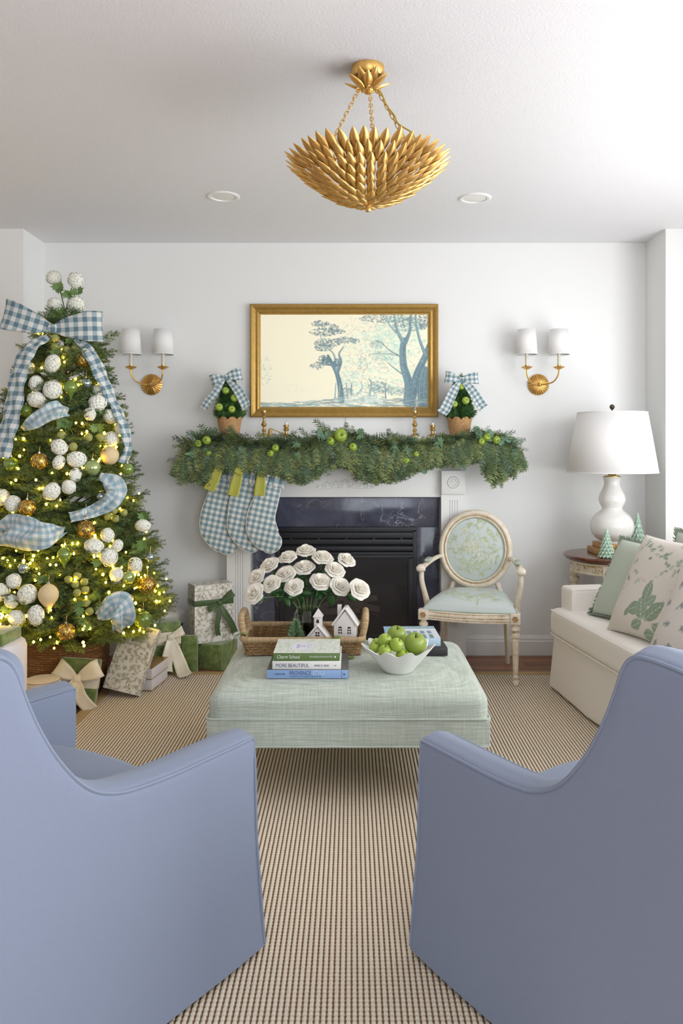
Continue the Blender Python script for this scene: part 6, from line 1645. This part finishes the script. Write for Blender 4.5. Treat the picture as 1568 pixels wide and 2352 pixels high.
def ornament(px, py, rpx, kind, mat, lb, group=None):
    p = tree_pt(px, py, 1.0, .0); r = rpx/3.733/S(p.y); p = p+tnorm(p)*r*.35
    t = thing('ornament', lb, 'ornament', p, group=group)
    BALLS.append((t, r*(1.02 if kind == 'ball' else 1.12)))
    if kind == 'ball': pr = [(r*math.cos(a), r*math.sin(a)) for a in np.linspace(-PI/2, PI/2, 17)]
    elif kind == 'drop': pr = [(max(0, v.x)*r, v.z*r) for v in spline([Vector((a, 0, z)) for a, z in ((0, -1.75), (.10, -1.55), (.35, -1.05), (.85, -.35), (1.0, .2), (.85, .75), (.45, 1.15), (.2, 1.3))], 26)]
    else: pr = [(max(0, v.x)*r, v.z*r) for v in spline([Vector((a, 0, z)) for a, z in ((0, -1.15), (.4, -.9), (.85, -.45), (1.0, .0), (.85, .45), (.4, .85), (.22, 1.1), (.3, 1.2), (.16, 1.35), (.22, 1.5), (.08, 1.7), (.0, 2.0))], 34)]
    pr[0] = (0, pr[0][1]); MB().lathe(pr, 28).build('glass_body', mat, t)
    zt = pr[-1][1] if kind != 'finial' else r*1.95
    MB().lathe([(r*.16, zt-.003), (r*.16, zt+r*.16), (r*.06, zt+r*.2), (0, zt+r*.2)], 14).build('cap', 'ornament_cap', t)
    MB().tube([(0, 0, zt+r*.2), (.002, .004, zt+r*.2+.02), (0, .008, zt+r*.2+.032)], .0012, 4).build('hanger', 'gold_edge', t)
    if mat == 'mercury_gold':
        cr = MB()
        for k in range(10):
            for sg in (-1, 1):
                pts = [(r*1.01*math.cos(a)*math.cos(k*PI/5+sg*a*.8), r*1.01*math.cos(a)*math.sin(k*PI/5+sg*a*.8), r*1.01*math.sin(a)) for a in np.linspace(-1.2, 1.2, 12)]; cr.tube(pts, r*.03, 4)
        cr.build('lattice', 'gold_edge', t)
OG = {'g': ('glass_green', 'glossy olive green glass ball ornament hanging on the tree', 'green glass balls'), 'p': ('pearl_green', 'pearly pale green ball ornament hanging on the tree', 'pearly green balls'), 'm': ('mercury_gold', 'round gold mercury glass ornament with lattice pattern hanging on the tree', 'gold mercury balls'), 's': ('silver_blue', 'small silver blue glass ball ornament hanging on the tree', 'silver blue balls')}
ORN = {(700, 835): 'gold lattice ball ornament hanging just below the big gingham bow', (345, 1720): 'gold lattice ball ornament between white blooms and the green glass ball', (1240, 915): 'gold lattice ball ornament at the tree edge above the fern print gift', (565, 1310): 'gold lattice ball ornament hanging lowest, above the tree basket', (240, 250): 'gold lattice ball ornament just above the widest gingham ribbon puff',
       (730, 1050): 'small silver blue ball ornament beside the upper green teardrop', (210, 765): 'small silver blue ball ornament below the widest gingham ribbon puff', (1275, 675): 'small silver blue ball ornament at the outer tip of a lower branch', (855, 165): 'small silver blue ball ornament beside the twisted gingham ribbon',
       (245, 1280): 'olive green ball ornament beside the short gingham ribbon puff', (110, 1740): 'olive green ball ornament at the end of the long gingham streamer', (1075, 1780): 'olive green ball ornament below the large sugared cream ball', (1205, 1210): 'large olive green ball ornament beside the lowest gingham ribbon loop',
       (770, 1770): 'pearly pale green ball ornament beside a cluster of white blooms', (1085, 850): 'pearly pale green ball ornament tucked behind a low white bloom', (840, 1095): 'pearly pale green ball ornament behind the lowest pair of figs'}
for (x, y, r, k, cc) in ((700, 835, 60, 'm', c1), (730, 1050, 46, 's', c1), (245, 1280, 56, 'g', c1), (345, 1720, 68, 'm', c1), (770, 1770, 68, 'p', c1), (110, 1740, 60, 'g', c1), (1075, 1780, 52, 'g', c1), (210, 765, 50, 's', c2), (1275, 675, 38, 's', c2), (855, 165, 44, 's', c2), (1085, 850, 56, 'p', c2), (1240, 915, 74, 'm', c2), (1205, 1210, 76, 'g', c2), (565, 1310, 72, 'm', c2), (840, 1095, 52, 'p', c2), (240, 250, 70, 'm', c2)):
    m, lb, g = OG[k]; ornament(*cc(x, y), r, 'ball', m, ORN.get((x, y), lb), None)
ornament(*c1(595, 1100), 58, 'drop', 'glass_green', 'long green glass teardrop ornament hanging below the silver ball near the tree top'); ornament(*c2(550, 665), 60, 'drop', 'glass_green', 'green glass teardrop ornament hanging below the lower gingham ribbon puff')
ornament(*c1(945, 1680), 80, 'ball', 'sugared_cream', 'large sugared cream ball ornament at the tree edge facing the sconce'); ornament(*c2(380, 1025), 85, 'drop', 'sugared_cream', 'sugared cream onion-shaped ornament low on the tree')
ornament(*c2(740, 455), 74, 'finial', 'mercury_gold', 'gold finial ornament with lattice pattern in the middle of the tree')


# ---- let the blooms, figs and ornaments touch without passing through one another or the ribbons
_c = relax([o.location for o, r in BALLS], [r for o, r in BALLS], .090, .985, 500, RIBBON_KD)
for (o, r), c in zip(BALLS, _c): o.location = c
BALLC = [(Vector(o.location), r) for o, r in BALLS]
def free(q, m=.0): return all((q-c).length > r+m for c, r in BALLC) and RIBBON_KD.find(q)[2] > m
def outside(q, m, inward=0.0):        # the nearest point to q clear of every ball
    q = Vector(q)
    for _ in range(8):
        for c, r in BALLC:
            v = q-c
            if v.length < r+m: q = c+(v.normalized()-tnorm(q)*inward).normalized()*(r+m)
    return q
tree_lights()
def lobed():
    pts = []
    L = [(0, 0), (.10, .10), (.34, .06), (.26, .22), (.50, .36), (.28, .42), (.34, .66), (.14, .60), (0, 1.0)]
    half = [(x, z) for x, z in L]
    V = [(0, 0, z) for x, z in half]+[(x, -.25*x*x-.10*z*z, z) for x, z in half]+[(-x, -.25*x*x-.10*z*z, z) for x, z in half]; n = len(half)
    V = [(x, y-.10*z*z if i < n else y, z) for i, (x, y, z) in enumerate(V)]
    Fc = [(i, i+1, n+i+1, n+i) for i in range(n-1)]+[(i+1, i, 2*n+i, 2*n+i+1) for i in range(n-1)]
    return MB().add(V, Fc).build('leaf', 'lobed_leaf', None, thick=.0)
LF = lobed(); lfu = False
TIP = [(510, 225), (665, 265), (590, 300), (540, 440), (655, 475), (480, 470)]
for i, (px, py) in enumerate([c1(*q) for q in TIP+[(720, 605), (470, 790), (590, 1400), (540, 1390), (840, 1440), (940, 1490), (880, 1290), (620, 660)]]+[c2(*q) for q in ((1240, 340), (1230, 570), (870, 700), (1040, 720), (690, 1100), (740, 1240), (830, 1010), (380, 870), (200, 960), (60, 1100), (1180, 610))]):
    p = tree_pt(px, py, 1.0, .02)
    if p.z > 2.1: p = P(px, py, TD-.05)
    p = outside(p, .006, .5)
    t = thing('leaf_spray', 'lobed green leaf spray at the tip of the Christmas tree' if i < 6 else 'lobed green leaf spray tucked among the fir branches', 'leaves', p, group='leaf sprays at the tree tip' if i < 6 else 'leaf sprays on the tree')
    for k in range(4):
        q = LF if not lfu else share(LF, t)
        if not lfu: q.parent = t; lfu = True
        for _try in range(80):          # each leaf where no bloom or ornament is
            a = k*1.6+i+(random.uniform(-.9, .9) if _try else 0); d = Vector((math.cos(a), -.35+(random.uniform(-.5, .8) if _try > 10 else 0), math.sin(a)*.8+.1)).normalized(); sz = random.uniform(.038, .056)*(1 if _try < 40 else .75)
            if all(free(p+d*sz*f, .017 if f > .2 else .004) for f in (.1, .4, .7, 1)): break
        q.matrix_local = frame_m((0, 0, 0), d, (math.sin(a), random.uniform(-.4, .4), -math.cos(a))) @ Matrix.Scale(sz, 4)
    MB().tube([(0, .06, -.05), (0, .02, -.02), (0, 0, 0)], [.002, .0018, .0015], 5).build('stem', 'stem_green', t)
if True:   # stems that carry the blooms at the tip
    for tb in TIPB:
        e = Vector(tb.location); s0 = Vector((TCX, TD, 2.12)); one(MB().tube([p-e for p in spline([s0, s0.lerp(e, .5)+Vector((0, 0, .03)), e], 10)], [.003, .002], 5), 'flower_stem', 'stem_green', 'green flower stem rising from the tip of the Christmas tree', 'stem', 'flower stems at the tree tip', loc=e)
# ------------------------------------------------------------------ gifts
def toile(seed, w=170, h=170):
    R = random.Random(seed); c = Canvas(w, h, (232, 228, 222))
    for _ in range(420):
        x, y, a = R.uniform(0, w), R.uniform(0, h), R.uniform(0, 6.28); k = (176, 172, 152) if R.random() < .6 else (150, 152, 122)
        for j in range(7): c.leaf(x, y, R.uniform(5, 10), 1.5, a+(j-3)*.36, k, .62)
    for _ in range(90): c.leaf(R.uniform(0, w), R.uniform(0, h), R.uniform(5, 8), 2.6, R.uniform(0, 6), (112, 114, 88), .8)
    return c
def box_print(w, d, h, cv, parent, name='wrapped_box'):
    m = MB(); X, Y, Z = w/2, d/2, h
    A = 1.0/.36
    q = lambda a, b: cv.at((a*A) % 1.0, (b*A) % 1.0)
    def n_(L): return max(6, int(L*430))
    m.grid(lambda u, v: (-X+u*w, -Y, v*Z), n_(w), n_(h), colfn=lambda u, v: q(u*w, v*h)); m.grid(lambda u, v: (X-u*w, Y, v*Z), 6, 6, colfn=lambda u, v: q(u*w, v*h))
    m.grid(lambda u, v: (X, -Y+u*d, v*Z), n_(d), n_(h), colfn=lambda u, v: q(u*d+.1, v*h)); m.grid(lambda u, v: (-X, Y-u*d, v*Z), n_(d), n_(h), colfn=lambda u, v: q(u*d+.2, v*h))
    m.grid(lambda u, v: (-X+u*w, -Y+v*d, Z), n_(w), n_(d), colfn=lambda u, v: q(u*w, v*d)); m.grid(lambda u, v: (-X+u*w, Y-v*d, 0), 6, 6, colfn=lambda u, v: q(u*w, v*d))
    return m.build(name, 'print_paper', parent, smooth=False)
def band(t, w, d, h, axis, pos, rw, mat):
    e = .0015
    if axis == 'h': MB().rbox((0, 0, pos), (w+2*e, d+2*e, rw), .001, 1).build('ribbon_band', mat, t)
    else: MB().rbox((pos, 0, h/2), (rw, d+2*e, h+2*e), .001, 1).build('ribbon_band', mat, t)
def gifts():
    rz = RUG_Z
    # green velvet box with a big cream bow, leaning on the basket
    t = thing('gift_box', 'green velvet gift leaning on the tree basket with large cream satin bow', 'gift', (-1.440, 4.016, .0215), group=None)
    t.rotation_euler = Euler((-.22, .10, .12)); w, d, h = .205, .07, .235
    MB().rbox((0, d/2, h/2), (w, d, h), .006, 2).build('wrapped_box', 'velvet_wrap', t)
    MB().rbox((0, d/2, h/2-.005), (w+.003, d+.003, .05), .001, 1).build('ribbon_band', 'cream_satin', t)
    bow_parts(t, (0, -.012, .135), [((-.105, -.02, .055), .088), ((.110, -.02, .062), .098)], [([(-.02, -.03, -.05), (-.065, -.04, -.12), (-.085, -.03, -.155)], [.03, .055, .062, .062]), ([(.02, -.035, -.05), (.05, -.045, -.10), (.105, -.035, -.15)], [.03, .06, .066, .066]), ([(.0, -.03, -.04), (-.004, -.04, -.08), (.0, -.035, -.13)], [.03, .05, .05, .05])], 'cream_satin', .026)
    # flat toile box leaning
    t = thing('gift_box', 'flat gift in white fern print paper leaning back against the tree basket', 'gift', (-1.245, 4.165, rz+.0315)); t.rotation_euler = Euler((-.42, .20, -.10)); 
    o = box_print(.20, .05, .36, toile(1), t); o.location = (0, .03, .004)
    # two-tier blush box
    t = thing('gift_box', 'two blush white stacked-lid keepsake box with gold edges standing on the rug', 'gift box', (-1.215, 4.42, rz), -.14)
    t['label'] = 'low blush white lidded box with gold edges standing on the rug'
    w, d, h = .26, .24, .125
    MB().rbox((0, 0, h*.25), (w-.004, d-.004, h*.5), .002, 1).build('box_base', 'blush_card', t); MB().rbox((0, 0, h*.76), (w, d, h*.48), .002, 1).build('box_lid', 'blush_card', t)
    for z in (.002, h*.515, h-.001): MB().box((0, 0, z), (w+.002, d+.002, .0022)).build('gold_trim', 'gold_edge', t)
    # green box with cream bow
    t = thing('gift_box', 'tall green wrapped gift tied with trailing cream ribbon below the tree branches', 'gift', (-1.152, 4.695, .0105), .42); w, d, h = .205, .15, .30
    MB().rbox((0, 0, h/2), (w, d, h), .005, 2).build('wrapped_box', 'velvet_wrap', t); MB().rbox((0, 0, .205), (w+.003, d+.003, .075), .001, 1).build('ribbon_band', 'cream_satin', t)
    bow_parts(t, (.035, -d/2-.012, .215), [((-.12, .006, -.012), .06), ((.08, .006, .035), .055)], [([(-.01, -.03, -.06), (-.03, -.05, -.14), (-.03, -.06, -.19)], [.03, .06, .07, .07]), ([(.02, -.02, -.06), (.05, -.05, -.15), (.06, -.10, -.195), (.065, -.16, -.197)], [.03, .065, .075, .08, .08])], 'cream_satin', .022)
    # slim upright green box and low green box
    p = fl(435, 1545); one(MB().rbox((0, 0, .112), (.094, .03, .224), .004, 2), 'gift_box', 'velvet_wrap', 'slim upright green velvet gift standing beside the fern print gift', 'gift', loc=(p.x, 4.686, 0), rotz=-.02)
    p = fl(500, 1542); one(MB().rbox((-.10, .10, .078), (.215, .20, .156), .004, 2), 'gift_box', 'velvet_wrap', 'low green velvet gift standing under the tall fern print gift', 'gift', loc=(p.x+.015, p.y, 0), rotz=-.36)
    # tall toile gift with forest ribbon
    q = P(498, 1475, 4.80); t = thing('gift_box', 'tall fern print gift tied with dark green ribbon atop a green gift', 'gift', (-.880, 4.845, .158), .52); w, d, h = .250, .13, .355
    box_print(w, d, h, toile(2), t); MB().rbox((0, 0, .245), (w+.003, d+.003, .036), .001, 1).build('ribbon_band', 'forest_ribbon', t)
    bow_parts(t, (.03, -d/2-.010, .238), [((-.075, -.01, -.030), .038), ((.085, -.01, .058), .045)], [([(-.010, -.018, -.06), (-.022, -.02, -.14), (-.012, -.016, -.20)], [.02, .03, .034, .03]), ([(.03, -.02, -.06), (.07, -.022, -.13), (.098, -.016, -.195)], [.02, .036, .040, .040])], 'forest_ribbon', .018)
    # round boxes by the armchair
    p = P(98, 1560, 3.86); t = thing('round_box', 'round blush white hat box with gold rim beside the pale blue armchair', 'gift box', (p.x, 3.86, 0)); h = .205
    MB().lathe([(0, .002), (.081, .002), (.081, h*.72), (0, h*.72)], 48).build('box_base', 'blush_card', t); MB().lathe([(.0835, h*.6), (.0845, h*.6), (.0845, h-.004), (.0825, h), (0, h)], 48).build('box_lid', 'blush_card', t)
    MB().tube([(.0845*math.cos(a), .0845*math.sin(a), h-.003) for a in np.linspace(0, 2*PI, 49)[:-1]], .0016, 5, closed=True).build('gold_trim', 'gold_edge', t)
    t = thing('round_box', 'tall blush white round box standing behind the pale blue armchair', 'gift box', (-1.648, 3.55, 0)); h = .472
    MB().lathe([(0, .002), (.150, .002), (.150, h-.03), (.142, h-.008), (.130, h), (0, h)], 48).build('box_body', 'blush_card', t)
    t = one(MB().rbox((0, 0, .027), (.23, .18, .054), .004, 2), 'gift_box', 'velvet_wrap', 'small green velvet gift lying on the tall blush round box', 'gift', loc=(-1.660, 3.535, .4720), rotz=-.06)
    # basket behind the gifts
    t = thing('wicker_basket', 'brown wicker basket with pale cloth liner against the wall behind the gifts', 'basket', (-1.205, 4.922, 0))
    pr = [(0, .004), (.10, .004)]+[(.105+.03*f, .006+f*.30) for f in np.linspace(0, 1, 12)]
    MB().lathe(pr, 40, cap=False, uvr=.12).build('woven_side', 'wicker_dark', t, thick=.006)
    MB().lathe([(.128, .25), (.143, .252), (.145, .30), (.140, .315), (.12, .33), (.06, .335), (0, .33)], 40, cap=False, rf=lambda a, z: 1+.03*math.sin(a*7)).build('cloth_liner', 'pale_linen', t)
gifts()
# every copied or shared source is now linked where it belongs
